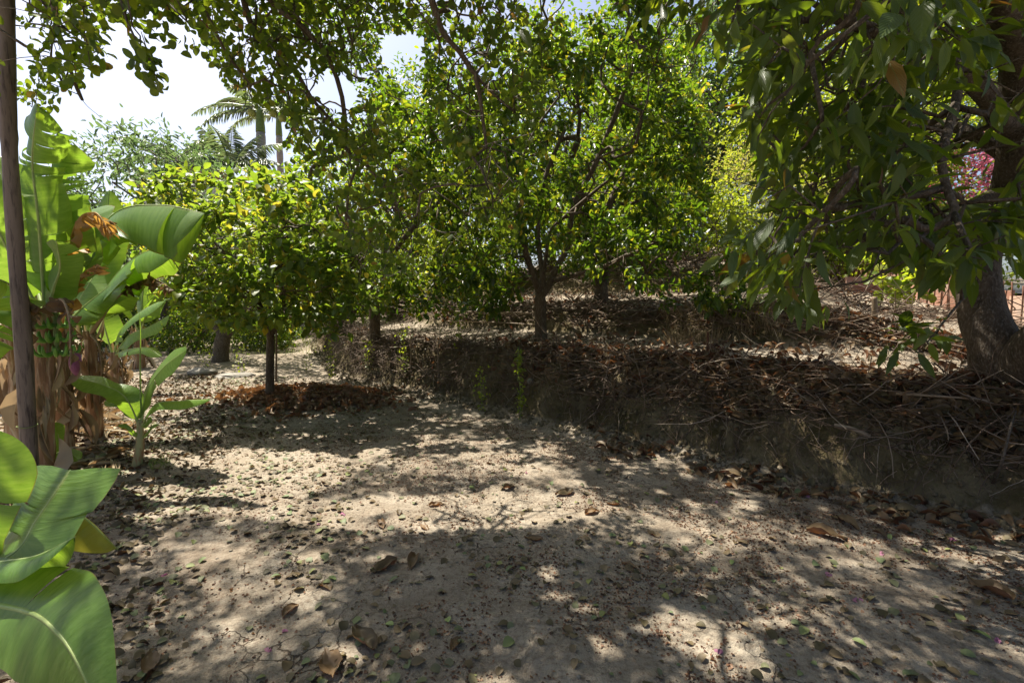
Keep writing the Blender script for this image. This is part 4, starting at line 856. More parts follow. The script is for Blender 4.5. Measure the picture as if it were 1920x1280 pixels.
# D: young plant
gD = G(254, 872); yD = gD[1]
banana('young banana plant with four fresh paddle leaves, alone at the edge of the bare earth', gD, W(263, 788, yD), .034, [
    ([(262, 800, yD), (235, 745, yD-.05), (195, 722, yD-.12), (129, 706, yD-.2)], .25, dict(nh=(-.2, -.55, 1), fold=.12, tears=0, pet=.08, sag=.08, rib=.008)),
    ([(263, 800, yD), (275, 735, yD), (305, 690, yD-.05), (350, 655, yD-.1)], .30, dict(nh=(-.6, -.8, .5), fold=.10, tears=1, torn=.2, pet=.14, sag=.05, rib=.008)),
    ([(264, 800, yD), (290, 758, yD-.1), (330, 752, yD-.15), (396, 748, yD-.2)], .19, dict(nh=(.1, -.35, 1), fold=.4, tears=0, pet=.14, sag=.3, rib=.008)),
    ([(261, 800, yD), (240, 760, yD+.1), (215, 752, yD+.15), (196, 752, yD+.2)], .13, dict(nh=(0, -.6, 1), fold=.2, tears=0, sag=.1, rib=.006)),
    ([(264, 800, yD), (262, 700, yD), (262, 640, yD), (261, 585, yD)], .02, dict(nh=(0, -1, 0), fold=.9, tears=0, rib=.007)),
    ([(262, 825, yD), (248, 812, yD-.05), (236, 800, yD-.08), (221, 797, yD-.1)], .05, dict(nh=(0, -1, .5), tears=0, rib=.005)),
    ([(262, 825, yD), (275, 812, yD-.05), (285, 800, yD-.08), (298, 795, yD-.1)], .035, dict(nh=(0, -1, .5), tears=0, rib=.005)),
    ([(264, 800, yD), (272, 795, yD-.05), (276, 790, yD-.06), (283, 782, yD-.06)], .07, dict(nh=(0, -1, .5), tears=0, rib=.004))], mat=M['pseudogreen'], strips=0, seed=50)
# E: sucker
gE = G(97, 888); yE = gE[1]
banana('small banana sucker with three pale leaves, right of the foot of the pole', gE, W(95, 862, yE), .03, [
    ([(95, 865, yE), (92, 840, yE), (94, 815, yE), (88, 792, yE)], .22, dict(nh=(.1, -1, .2), fold=.15, tears=0, rib=.006)),
    ([(95, 865, yE), (80, 845, yE-.1), (66, 842, yE-.12), (52, 842, yE-.15)], .10, dict(nh=(0, -.5, 1), tears=0, rib=.005)),
    ([(96, 865, yE), (108, 848, yE-.1), (128, 846, yE-.12), (148, 862, yE-.15)], .15, dict(nh=(0, -.5, 1), fold=.5, tears=0, rib=.005))], mat=M['pseudogreen'], strips=0, seed=60)
# F: foreground plant at the lower left, stem out of the frame
gF = onG(-2.25, 1.35)
banana('foreground banana plant whose big glossy leaves fill the bottom left corner', gF, gF+[.0, .0, .45], .07, [
    ([(-2.2, 1.35, .5), (-260, 1120, 1.35), (0, 1135, 1.25), (110, 1190, 1.12), (205, 1370, .98)], .29, dict(nh=(-.75, -.45, .6), fold=.10, tears=1, torn=.2, pet=.2, sag=.18, wob=.03, rib=.012, tipw=.35)),
    ([(-2.2, 1.35, .5), (-120, 1100, 1.5), (20, 1040, 1.45), (70, 970, 1.5), (132, 880, 1.6)], .42, dict(nh=(-.3, -.8, .7), fold=.05, tears=2, torn=.3, pet=.3, sag=.05, rib=.008, tipw=.05)),
    ([(-2.2, 1.35, .5), (-100, 1050, 1.5), (-50, 980, 1.5), (-22, 890, 1.5), (-30, 800, 1.5)], .30, dict(nh=(-.2, -.9, .4), fold=.1, tears=1, pet=.25, rib=.008)),
    ([(-2.2, 1.35, .5), (-100, 1070, 1.4), (0, 1052, 1.33), (70, 1040, 1.3), (142, 1005, 1.28)], .17, dict(nh=(.1, .1, 1), fold=.5, tears=2, torn=.8, pet=.2, sag=.5, rib=.008)),
    ([(-2.2, 1.35, .5), (-60, 1000, 1.75), (60, 960, 1.8), (140, 958, 1.85), (222, 1030, 1.85)], .30, dict(nh=(0, .0, 1), fold=.8, tears=3, torn=.7, pet=.2, yellow=.8, sag=.5, rib=.008))], strips=20, seed=70)
# ---------------------------------------------------------------- background trees, hedge, palms, house
def clone(o, loc, rz, sc, label=None, cat=None, group=None):
    c = link(o.copy()); c.location = [float(v) for v in loc]; c.rotation_euler = (0, 0, rz); c.scale = (sc, sc, sc) if np.isscalar(sc) else sc
    for k, v in (('label', label), ('group', group)):
        if v: c[k] = v
    for ch in list(o.children):
        d = link(ch.copy()); d.parent = c
        for g2 in list(ch.children): e = link(g2.copy()); e.parent = d
    return c
def round_tree(name, label, cat, base, h, rc, mat, n=260, per=26, Lr=(.11, .18), tm=HEX, low=.25, trunk=.13, wf=.26, droop=.3, bark='bark', sun=False, rej=False):
    base = np.array(base, float); top = base+[0, 0, h*.55]
    lim = [[base-[0, 0, .2], base+[.1, 0, h*.2], base+[0, .1, h*.4], top]]
    for k in range(4):
        a = k*1.57+rng.random(); lim.append([base+[0, 0, h*.22], base+[math.cos(a)*rc*.3, math.sin(a)*rc*.3, h*.45], base+[math.cos(a)*rc*.6, math.sin(a)*rc*.6, h*.68]])
    tips = ell(base+[0, 0, h*(low+(1-low)/2)], (rc, rc, h*(1-low)/2), n, .45, abv(.25))
    t = thing(name, label, cat, base); B, par, rad, cnt, ends = grow(lim, tips, .35, .06, .006, trunk)
    skeleton_mesh('trunk', B, par, rad, cnt, M[bark], t)
    V, F, r, uv = foliage(B, par, cnt, ends, per, .26, Lr, wf, tm, droop, .4, 3, reject=rej, sun=sun); mk('crown', V, F, mat, t, r)
    return t
def hg(x, y): return onG(x, y, -.1)
G1 = 'trees on the slope behind the terraces'
p1 = round_tree('broadleaf_tree', 'deep green tree on the slope straight behind the orange tree', 'tree', hg(1.2, 15.5), 7.5, 3.2, M['citrus'], 330, 30, (.12, .2)); p1['group'] = G1
p2 = round_tree('broadleaf_tree', 'light green tree on the slope, in the gap right of the orange tree', 'tree', hg(9.6, 14.2), 5.6, 2.6, M['bright'], 300, 28, (.10, .17)); p2['group'] = G1
for k, (pr, x, y, s, lab) in enumerate([
    (p1, -2.6, 17.0, 1.0, 'deep green tree on the slope behind the small citrus trees, left of centre'),
    (p1, 3.3, 18.2, 1.15, 'deep green tree on the slope between the orange tree and the light green one'),
    (p2, -5.6, 20.5, 1.25, 'light green tree far up the path behind the V-trunked tree'),
    (p2, 10.4, 16.6, 1.3, 'light green tree high behind the avocado leaves'),
    (p1, 15.0, 17.5, 1.3, 'deep green tree behind the bougainvillea, right'),
    (p2, 18.5, 14.0, 1.5, 'light green tree across the lane at the right edge'),
    (p2, 2.5, 12.6, .62, 'low light green tree on the third terrace, right behind the orange tree'),
    (p2, -.9, 13.0, .66, 'low light green tree on the third terrace, left behind the orange tree'),
    (p1, 17.5, 24.0, 1.7, 'tallest deep green tree at the back, right of the hazy one'),
    (p2, -10.0, 24.0, 1.05, 'light green tree beyond the end of the path'),
    (p1, -14.5, 22.0, .85, 'deep green tree beyond the banana row'),
    (p1, 8.6, 26.0, 1.5, 'deep green tree far behind the hazy grey-green one'),
    (p2, -13.0, 15.5, .62, 'low light green tree just behind the banana leaves')]):
    clone(pr, hg(x, y), k*1.3, s, lab, group=G1)
pb = round_tree('shrub', 'yellow-green feathery bush in the gap right of the orange tree', 'bush', hg(6.1, 12.3), 3.2, 1.3, M['yellowish'], 260, 26, (.05, .10), HEXN, .0, .05, .2)
ph = round_tree('shrub', 'bright green vine-covered shrub behind the terracotta edging', 'bush', hg(9.6, 11.2), 2.4, 1.6, M['bright'], 240, 26, (.07, .13), HEXR, .0, .05, .34)
G2 = 'green shrubs behind the terracotta edging'; ph['group'] = G2
for k, (x, y, s, lab) in enumerate([(8.6, 13.6, 1.0, 'bright green shrub at the far end of the terracotta edging'), (10.9, 12.9, .75, 'bright green shrub on the far side of the lane'),
                                    (11.2, 14.6, 1.2, 'bright green shrub where the lane disappears'), (13.2, 9.6, .8, 'bright green shrub across the lane, by the right edge'),
                                    (2.4, 11.2, .7, 'low bright green shrub just behind the two-stemmed citrus'), (.9, 12.2, .8, 'low bright green shrub on the third terrace behind the orange trunk'), (-1.0, 12.6, .8, 'low bright green shrub on the third terrace, left of the orange trunk'), (3.4, 13.4, 1.1, 'bright green shrub behind the row of low ones on the third terrace'), (-2.8, 14.6, .9, 'bright green shrub at the left end of the third terrace'), (6.9, 13.9, .9, 'bright green shrub under the yellow-green bush'), (4.4, 11.6, .8, 'low bright green shrub at the top of the third terrace')]):
    clone(ph, hg(x, y), k*1.1, s, lab, group=G2)
pd = round_tree('shrub', 'dark green shrub filling the gap under the straight-trunked citrus', 'bush', hg(-4.4, 13.2), 2.2, 1.5, M['citrus'], 240, 26, (.09, .15), HEXR, .0, .05, .3)
for k, (x, y, s, lab) in enumerate([(-9.5, 18.5, .9, 'green shrub at the end of the path'), (-7.6, 20.5, 1.0, 'green shrub behind the V-trunked tree'), (-13.5, 19.5, 1.2, 'green shrub behind the banana row'),
                                    (-17.5, 20.0, 1.4, 'green shrub at the far left, low behind the bananas'), (-5.3, 15.9, .6, 'low green shrub on the bank beyond the leaf heap'), (-10.8, 13.2, .6, 'low green shrub between the banana stems'), (-7.9, 15.4, .8, 'green shrub closing the view beside the V-trunked tree'), (-12.2, 17.0, 1.0, 'green shrub behind the dry banana stem'), (-6.4, 17.6, .9, 'green shrub on the path side, beyond the bank corner'), (-6.9, 13.6, .5, 'small green shrub right beside the V-shaped trunk'), (-8.6, 13.0, .55, 'small green shrub left of the V-shaped trunk'), (-5.2, 17.5, .9, 'green shrub above the bank corner'), (-9.0, 24.0, 1.6, 'large green shrub far down the path')]):
    clone(pd, hg(x, y), k*2.1, s, lab, group='green shrubs beyond the path')
bo = round_tree('bougainvillea', 'pink flowering bougainvillea beyond the lane, seen past the avocado trunk', 'bougainvillea', hg(12.9, 13.3), 4.4, 1.3, M['pink'], 260, 26, (.05, .09), HEXR, .3, .06, .42)
rt_ = round_tree('loquat_tree', 'loquat tree with whorls of grey-green leaves against the sky, left', 'tree', hg(-10.3, 14.2), 6.3, 2.4, M['greyish'], 330, 26, (.13, .24), HEXN, .3, .1, .2, -.1)
clone(rt_, hg(-12.4, 14.6), 2.0, .72, 'smaller grey-green loquat tree left of the taller one, above the banana leaves')
gt = round_tree('pine_tree', 'tall hazy grey-green tree far behind, in the gap above the yellow bush', 'tree', hg(11.0, 27.0), 12.5, 4.4, M['greyish'], 600, 34, (.22, .42), HEXN, .2, .3, .22)
# palms
def frond(mb, base, az, el, L, bend, nl=46, ll=.55, seed=0):
    s = np.linspace(0, 1, 16); e = el-bend*s**1.3; d = np.stack([np.cos(e)*math.sin(az), np.cos(e)*math.cos(az), np.sin(e)], -1)
    C = np.array(base)+np.cumsum(d*L/15, 0)-d[0]*L/15; V, F, uv = tube(C, np.linspace(.045, .008, 16), 4); mb.add(V, F, .5, uv)
    t = np.linspace(.12, .99, nl); f = t*15; i = np.minimum(f.astype(int), 14); q = (f-i)[:, None]; P = C[i]*(1-q)+C[i+1]*q
    T = nrm(d[i]); S = nrm(np.cross(T, [0, 0, 1.])); lv = ll*np.sin(np.pi*(t*.8+.15))
    for sd in (-1, 1):
        ax = S*sd+T*.55+np.array([0, 0, -.55])+rng.normal(0, .12, (nl, 3))
        V, F, r, uv = leaf_batch(P, ax, np.cross(ax, T)*sd, lv, .03, HEXN, .2, .35); mb.add(V, F, r, uv)
def palm(label, px, ytop, Yd, r, fr, shaft=True, nm='royal_palm', ll=.7):
    c = W(px, ytop, Yd); base = onG(c[0], c[1]); t = thing(nm, label, 'palm tree', base)
    hs = .95 if shaft else 0
    P = curve([base-[0, 0, .3], base*.5+c*.5, c-[0, 0, hs]], 40); rr = r*(1+.07*np.sin(np.linspace(0, 80, 40)))
    V, F, uv = tube(P, rr, 14); mk('trunk', V, F, M['palmbark'], t)
    if shaft: V, F, uv = tube(curve([c-[0, 0, hs], c-[0, 0, hs*.5], c+[0, 0, .1]], 10), np.interp(np.linspace(0, 1, 10), [0, .3, 1], [r*1.04, r*1.0, r*.72]), 14); mk('crownshaft', V, F, M['stem'], t)
    for k, (az, el, L, bd) in enumerate(fr):
        mb = MB(); frond(mb, c+[0, 0, .02*k], R(az), R(el), L, bd, ll=ll); mb.build('frond', M['palm'], t)
M['palmbark'] = roughmat('palm_bark', (.22, .20, .18), (.40, .37, .34), 5, .3, .01, .8, (.3, .3, 6))
palm('royal palm with a grey ringed trunk and green crownshaft against the sky', 487, 210, 24, .21,
     [(-95, 25, 3.3, 1.1), (-70, 45, 3.2, 1.2), (-110, 5, 2.8, 1.0), (80, 20, 3.0, 1.3), (110, 0, 2.6, 1.0), (40, 40, 3.0, 1.2), (-20, 55, 3.0, 1.0), (180, 30, 2.8, 1.2)])
palm('slimmer royal palm just right of the ringed palm trunk, partly hidden', 522, 222, 28, .17, [(-90, 20, 3, 1.2), (90, 25, 3, 1.2), (20, 40, 3, 1.2), (150, 30, 3, 1.2), (-40, 50, 3, 1)])
palm('feather palm with fronds arching left above the loquat tree', 345, 322, 22, .14,
     [(-100, 40, 3.2, 1.5), (-85, 15, 3.0, .9), (-60, 60, 2.8, 1.2), (0, 70, 2.6, .9), (60, 50, 3.0, 1.3), (90, 30, 3.0, 1.1), (120, 55, 2.6, 1.2), (-140, 50, 2.8, 1.3)], False, 'feather_palm')
palm('feather palm with stiff upright fronds between the loquat and the royal palm', 432, 318, 21, .14,
     [(-70, 62, 2.6, .45), (-90, 35, 2.6, .9), (40, 66, 2.2, .5), (80, 50, 2.6, .9), (100, 25, 2.4, .9), (-20, 75, 2.2, .4), (170, 55, 2.2, .9)], False, 'feather_palm')
# house glimpsed between the palms
hc = W(412, 345, 25); hb = onG(hc[0], hc[1], -.3); t = thing('house', 'white house with a clay tiled roof, glimpsed between the palms and the loquat', 'house', hb)
x0, x1, y0, y1, z0, z1 = hb[0]-4, hb[0]+1.4, hb[1], hb[1]+7, hb[2], hc[2]
V = np.array([[a, b_, c] for c in (z0, z1) for a, b_ in ((x0, y0), (x1, y0), (x1, y1), (x0, y1))])
mk('wall', V, np.array([[0, 1, 5, 4], [1, 2, 6, 5], [2, 3, 7, 6], [3, 0, 4, 7]]), M['wall'], t, smooth=False)
mb = MB(); xm = (x0+x1)/2
for sgn in (-1, 1):
    n = 60; m = 24; yy = np.linspace(y0-.4, y1+.4, n*2); u = np.linspace(0, 1, m)
    xx = xm+sgn*u*((x1-x0)/2+.45); zz = z1+1.35*(1-u)-.15
    V = np.stack([np.broadcast_to(xx, (len(yy), m)), np.broadcast_to(yy[:, None], (len(yy), m)), zz+.05*np.abs(np.sin(yy*10))[:, None]], -1)
    k = (np.arange(len(yy)-1)[:, None]*m+np.arange(m-1)[None]).ravel(); mb.add(V.reshape(-1, 3), np.stack([k, k+1, k+m+1, k+m], -1), .5)
mb.add(np.array([[x0, y0-.02, z1], [x1, y0-.02, z1], [xm, y0-.02, z1+1.15]]), np.array([[0, 1, 2]]), .5)
mb.build('roof', M['tile'], t, False)
def box(a, b): 
    a = np.minimum(a, b)*1.0; 
    return a
def boxm(mb, c, s, rz=0, rnd=.5, tilt=0):
    v = np.array([[x, y, z] for z in (-.5, .5) for x, y in ((-.5, -.5), (.5, -.5), (.5, .5), (-.5, .5))])*np.array(s)
    if tilt: q = v[:, 1].copy(); v[:, 1] = q*math.cos(tilt)-v[:, 2]*math.sin(tilt); v[:, 2] = q*math.sin(tilt)+v[:, 2]*math.cos(tilt)
    x = v[:, 0]*math.cos(rz)-v[:, 1]*math.sin(rz); y = v[:, 0]*math.sin(rz)+v[:, 1]*math.cos(rz); v = np.stack([x, y, v[:, 2]], -1)+np.array(c)
    mb.add(v, np.array([[0, 3, 2, 1], [4, 5, 6, 7], [0, 1, 5, 4], [1, 2, 6, 5], [2, 3, 7, 6], [3, 0, 4, 7]]), rnd); return mb
for yy in (hb[1]+1.5, hb[1]+4.5):
    mb = MB(); boxm(mb, (x1+.0, yy, z1-1.4), (.08, 1.0, 1.2)); f = mb.build('window', M['iron'], t, False)
# ---------------------------------------------------------------- pole, edging wall, stakes, canes, rocks
g0 = G(52, 915); y0 = g0[1]*.93
g0 = onG(W(53, 905, y0)[0], y0)
t = thing('wooden_pole', 'tall weathered wooden pole with cracks and knots, standing at the left edge', 'pole', g0)
top = W(6, -160, y0); P = curve([g0-[0, 0, .2], W(47, 700, y0), W(30, 480, y0)+[.004, 0, 0], W(17, 250, y0), W(13, 0, y0), top], 70)
rr = np.interp(np.linspace(0, 1, 70), [0, .5, 1], [.050, .046, .040])*(1+.04*np.sin(np.linspace(0, 31, 70)))
for kn in (22, 41, 54): rr[kn] *= 1.10
V, F, uv = tube(P, rr, 20, True, .10, 4); mk('shaft', V, F, M['pole'], t)
V, F, uv = tube(W(51, 798, y0)+np.stack([np.cos(np.linspace(0, 6.28, 16))*.056, np.sin(np.linspace(0, 6.28, 16))*.056, np.sin(np.linspace(0, 12.6, 16))*.004], -1), .0025, 5, False)
mk('tie_wire', V, F, M['stem'], t)
# low terracotta edging held by rusty bars
A0 = G(1545, 522); A1 = G(1905, 622)
A0 = np.array([8.9, 13.6]); A1 = np.array([6.7, 5.3])
d = (A1-A0)/np.linalg.norm(A1-A0); Ln = np.linalg.norm(A1-A0); ang = math.atan2(d[1], d[0])
tw = thing('terracotta_edging', 'low edging of terracotta panels held by rusty iron bars, along the lane at right', 'edging wall', onG(A0[0], A0[1]))
s = 0.0; k = 0
while s < Ln:
    w_ = rng.uniform(.42, .52); c = A0+d*(s+w_/2); z = float(H(c[0]-.25, c[1])); mb = MB()
    boxm(mb, (c[0]+rng.normal(0, .012), c[1], z+.17), (w_-.012, .045, .50+rng.normal(0, .02)), ang, rng.random(), rng.normal(0, .05)); mb.build('panel', M['brick'], tw, False); s += w_; k += 1
s = .1; sdv = np.array([d[1], -d[0]])
if sdv[0] > 0: sdv = -sdv
while s < Ln:
    c = A0+d*s+sdv*.045; z = float(H(c[0], c[1])); h = .62+rng.normal(0, .04)+(rng.random() < .12)*.7
    V, F, uv = tube(curve([[c[0], c[1], z-.2], [c[0]+rng.normal(0, .012), c[1], z+h*.5], [c[0]+rng.normal(0, .02), c[1]+rng.normal(0, .02), z+h]], 5), .011, 6); mk('iron_bar', V, F, M['iron'], tw); s += rng.uniform(.17, .27)
# one loose panel lying on the slope left of the edging
c = W(1625, 548, 10.5); t = thing('clay_slab', 'loose orange terracotta panel standing apart on the slope, left of the edging', 'panel', onG(c[0], c[1]))
mb = MB(); z = float(H(c[0], c[1])); boxm(mb, (c[0], c[1], z+.14), (1.0, .05, .36), .1, .35); mb.build('face', M['brick'], t, False)
# grape vine in front of it
def sprout(name, label, cat, base, pts, mat, n, Lr, wf, tm, sp, stem=.004, droop=.2):
    t = thing(name, label, cat, base); C = [curve(p, 14) for p in pts]; mb = MB()
    for c in C: V, F, uv = tube(c, np.linspace(stem, stem*.35, 14), 4); mb.add(V, F, .5, uv)
    mb.build('stem', M['stem'], t); A = np.concatenate([c[2:] for c in C]); i = rng.integers(0, len(A), n)
    P = A[i]+rng.normal(0, sp, (n, 3)); ax = rng.normal(0, 1, (n, 3))+np.array([0, 0, -droop]); L = rng.uniform(Lr[0], Lr[1], n)
    V, F, r, uv = leaf_batch(P, ax, np.array([0, -.3, 1.])+rng.normal(0, .4, (n, 3)), L, L*wf, tm, .25, .3); mk('leaves', V, F, mat, t, r, uv); return t
vb = G(1690, 578); yv = vb[1]
sprout('grape_vine', 'bright green vine growing over the terracotta edging behind the avocado leaves', 'vine', vb, [[vb, W(1695, 540, yv), W(1730, 500, yv), W(1790, 490, yv)], [vb, W(1680, 550, yv), W(1660, 525, yv), W(1640, 515, yv)], [vb, W(1700, 545, yv), W(1712, 520, yv-.1), W(1700, 500, yv)]], M['bright'], 170, (.10, .18), .48, ROUND, .13)
# stakes
def stake(px, py, top, r, mat, label, nm='stake', cat='stake', lean=(0, 0)):
    b = G(px, py); y = b[1]; t = W(px+lean[0], top, y+lean[1]); P = curve([b-[0, 0, .15], b*.5+t*.5+rng.normal(0, .006, 3), t], 12)
    V, F, uv = tube(P, r*np.linspace(1.1, .9, 12), 8, True, .15, 3); o = mk(nm, V, F, M[mat], None); tag(o, label, cat); return o
stake(1640, 612, 556, .03, 'cane', 'grey wooden stake on the slope in front of the terracotta edging')
stake(1327, 668, 622, .014, 'iron', 'short rusty stake sticking out of the brushwood, right of centre')
stake(770, 700, 630, .010, 'cane', 'pale thin stake pinning the brushwood, left of the other pale one')
stake(822, 706, 640, .010, 'cane', 'pale thin stake pinning the brushwood, nearer the orange tree')
stake(517, 715, 560, .016, 'barkdark', 'thin dark stake right beside the slim tree in the leaf heap')
stake(972, 716, 650, .010, 'stem', 'greenish stake at the brushwood below the orange tree')
# canes
def cane(p, r, label, grp=None):
    P = curve([W(*q) for q in p], 22); P[:, 2] = np.maximum(P[:, 2], H(P[:, 0], P[:, 1])+.012)
    V, F, uv = tube(P, np.linspace(r, r*.6, 22), 7); o = mk('cane', V, F, M['cane'], None); tag(o, label, 'cane', grp)
b1 = G(1400, 676)[1]; 
cane([(1380, 668, b1), (1450, 680, b1-.3), (1540, 700, b1-.75), (1625, 722, b1-1.1)], .013, 'long pale cane lying on the brushwood in front of the avocado')
cane([(1680, 738, 3.75), (1750, 742, 3.6), (1830, 748, 3.5), (1890, 755, 3.4)], .010, 'grey cane lying in the dry leaves at the foot of the avocado')
b2 = G(1000, 590)[1]
for k, (a, b_, z_) in enumerate([(850, 1100, 588), (900, 1180, 592), (960, 1230, 598), (1060, 1320, 606), (840, 1010, 606)]):
    cane([(a, z_-4, b2+.2), ((a+b_)/2, z_-2, b2-.05), (b_, z_+3, b2-.5)], .014, ['cane on the second terrace edge running right behind the orange trunk', 'cane on the second terrace edge right of the orange trunk, below the two-stemmed citrus', 'slightly lower cane right of the orange trunk on the second terrace edge', 'rightmost of the canes along the second terrace edge', 'leftmost and lowest of the canes along the second terrace edge'][k])
cane([(845, 560, 11.2), (900, 590, 10.6), (950, 610, 10.2)], .012, 'cane propped slanting against the second terrace, left of the orange tree')
# cut branch piece on the bank
c = G(1592, 812); d_ = np.array([.11, -.05, -.03]); V, F, uv = tube(curve([c-d_+[0, -.03, .03], c+[0, -.03, .045], c+d_+[0, -.03, .03]], 8), .016, 9, True, .2, 5)
tag(mk('cut_branch', V, F, M['cane'], None), 'short pale cut branch lodged in the bank below the dry leaves', 'branch')
V, F, uv = tube(curve([G(1862, 905)+[0, 0, 0], W(1880, 860, 3.15), W(1895, 800, 3.2), W(1905, 770, 3.3)], 12), np.linspace(.011, .005, 12), 6, True, .2, 2)
tag(mk('dead_branch', V, F, M['bark'], None), 'thin dead branch leaning against the bank at the right edge', 'branch')
# rocks
def rock(px, py, s, label, fl=.6):
    c = G(px, py); th = np.linspace(0, 6.283, 17)[:-1]; ph = np.linspace(.15, 3.0, 9)
    v = np.stack([np.sin(ph)[:, None]*np.cos(th), np.sin(ph)[:, None]*np.sin(th), np.cos(ph)[:, None]*np.ones((1, 16))], -1).reshape(-1, 3)
    v = v*(1+.55*fbm(v[:, 0]*1.5+px, v[:, 1]*1.5+v[:, 2]*1.3, 6, 3))[:, None]*np.array(s); i = (np.arange(8)*16)[:, None]; j = np.arange(16)[None]; k = (j+1) % 16
    tag(mk('rock', v+c+[0, 0, s[2]*.3], [np.stack([i+j, i+16+j, i+16+k, i+k], -1).reshape(-1, 4), np.arange(16)[None], (np.arange(16)+128)[None, ::-1]], M['rock'], None, smooth=False), label, 'rock')
rock(440, 706, (.36, .28, .06), 'flat pale slab of rock on the path behind the leaf heap')
rock(380, 700, (.26, .2, .09), 'dark edged flat rock left of the pale slab')
rock(995, 716, (.045, .04, .04), 'round pale stone stuck in the bank below the orange tree')
# climbing seedlings on the bank
def seedling(px, py, top, n, label, w=.03, mat='bright'):
    b = G(px, py); y = b[1]; q = W(px, top, y)-b
    sprout('seedling', label, 'plant', b, [[b, b+q*.3+[.01, -.02, 0], b+q*.7+[-.015, -.03, 0], b+q+[.01, 0, 0]]], M[mat], n, (.025, .055), .4, HEXR, w)
seedling(975, 790, 660, 130, 'narrow trailing green plant hanging down the bank below the orange tree')
seedling(903, 770, 690, 60, 'leafy green shoot at the foot of the bank, left of the trailing one', .05)
seedling(620, 712, 590, 110, 'slender leafy sapling at the far corner of the bank', .05)
seedling(575, 700, 590, 110, 'slender leafy sapling just left of the one at the bank corner', .05)
seedling(690, 690, 640, 80, 'green shoot on the bank under the straight-trunked citrus', .05)
seedling(760, 700, 610, 100, 'green sapling on the bank between two pale stakes', .06)
seedling(860, 650, 575, 120, 'pale leafy sapling on the first terrace left of the orange tree', .08)
seedling(450, 700, 650, 50, 'small green weed by the flat rocks', .07)
seedling(385, 690, 655, 60, 'small green weed beside the dark edged rock', .08)
seedling(1665, 740, 640, 12, 'spindly sprout in front of the avocado trunk')
for px, py, lab in [(1290, 958, 'tiny tuft of green weed on the bare earth under the bank'), (1630, 1132, 'tiny tuft of green weed on the bare earth, lower right'), (1155, 1062, 'tiny tuft of green weed on the bare earth, near the middle')]: pass
# grass
def grass(name, label, cat, poly, n, Lr, mat, kind=None, wd=.0035):
    P = scatter(n, poly); n = len(P); L = rng.uniform(Lr[0], Lr[1], n)
    V, F, r, uv = leaf_batch(P, np.array([0, 0, 1.])+rng.normal(0, .4, (n, 3)), rng.normal(0, 1, (n, 3))*[1, 1, .2], L, wd, LANCE, .3, .5); tag(mk(name, V, F, M[mat], None, r), label, cat, kind=kind)
grass('grass_tuft', 'small tuft of green grass beside the young banana plant', 'grass', [(283, 868), (312, 862), (318, 880), (286, 886)], 45, (.05, .14), 'grass', 'stuff')
grass('terrace_grass', 'dry and green grass hanging over the second terrace edge', 'grass', [(1240, 590), (1480, 575), (1470, 640), (1250, 650)], 900, (.1, .32), 'drygrass', 'stuff', .004)
grass('green_grass', 'low green weeds along the sunlit upper terrace', 'grass', [(1320, 575), (1440, 570), (1450, 600), (1320, 600)], 500, (.06, .16), 'bright', 'stuff', .012)
grass('path_grass', 'green grass at the end of the path', 'grass', [(340, 630), (600, 630), (600, 665), (470, 668), (330, 660)], 1500, (.06, .18), 'grass', 'stuff', .006)
grass('slope_grass', 'dry straw coloured grass on the slope behind the terraces', 'grass', [(1000, 500), (1540, 480), (1600, 560), (1000, 560)], 2500, (.08, .25), 'drygrass', 'stuff', .006)
# conspicuous fallen leaves
BL = [(1058, 926, .17, 'curled dark brown leaf lying in the sunlit patch, largest there'), (1148, 946, .11, 'crumpled red-brown leaf right of the sunlit patch'), (748, 962, .09, 'small orange-brown leaf on the sunlit patch, left side'),
      (818, 948, .11, 'upturned orange leaf in the middle of the sunlit patch'), (955, 915, .12, 'narrow curled brown leaf at the upper rim of the sunlit patch'), (715, 985, .12, 'dull brown leaf just below the sunlit patch'),
      (795, 990, .09, 'pinkish brown leaf at the lower rim of the sunlit patch'), (1000, 1012, .12, 'brown leaf lying alone on the shaded earth, centre'), (720, 1065, .17, 'star-shaped crumpled brown leaf, left of the bottom centre'),
      (775, 1055, .15, 'dark twisted leaf right of the star-shaped one'), (683, 1205, .20, 'long folded brown leaf near the bottom edge'), (618, 1248, .18, 'pale yellow-brown leaf cut by the bottom edge, left'),
      (855, 1208, .09, 'small orange and green leaf near the bottom centre'), (1110, 962, .12, 'slim brown leaf right of centre, beside the crumpled one'), (1225, 1002, .10, 'ochre brown leaf on the shaded earth, right of centre'),
      (1180, 1062, .09, 'red-brown leaf by a tuft of weed'), (1550, 1005, .22, 'long dark leaf near the foot of the bank'), (1590, 985, .16, 'slender brown leaf pointing at the bank'), (1855, 1108, .20, 'long thin brown leaf at the right edge'),
      (612, 1100, .11, 'rust leaf among round green ones, lower left'), (545, 1145, .10, 'rust leaf lower left of the star-shaped one'), (282, 1250, .13, 'red-brown leaf beside the big banana leaf')]
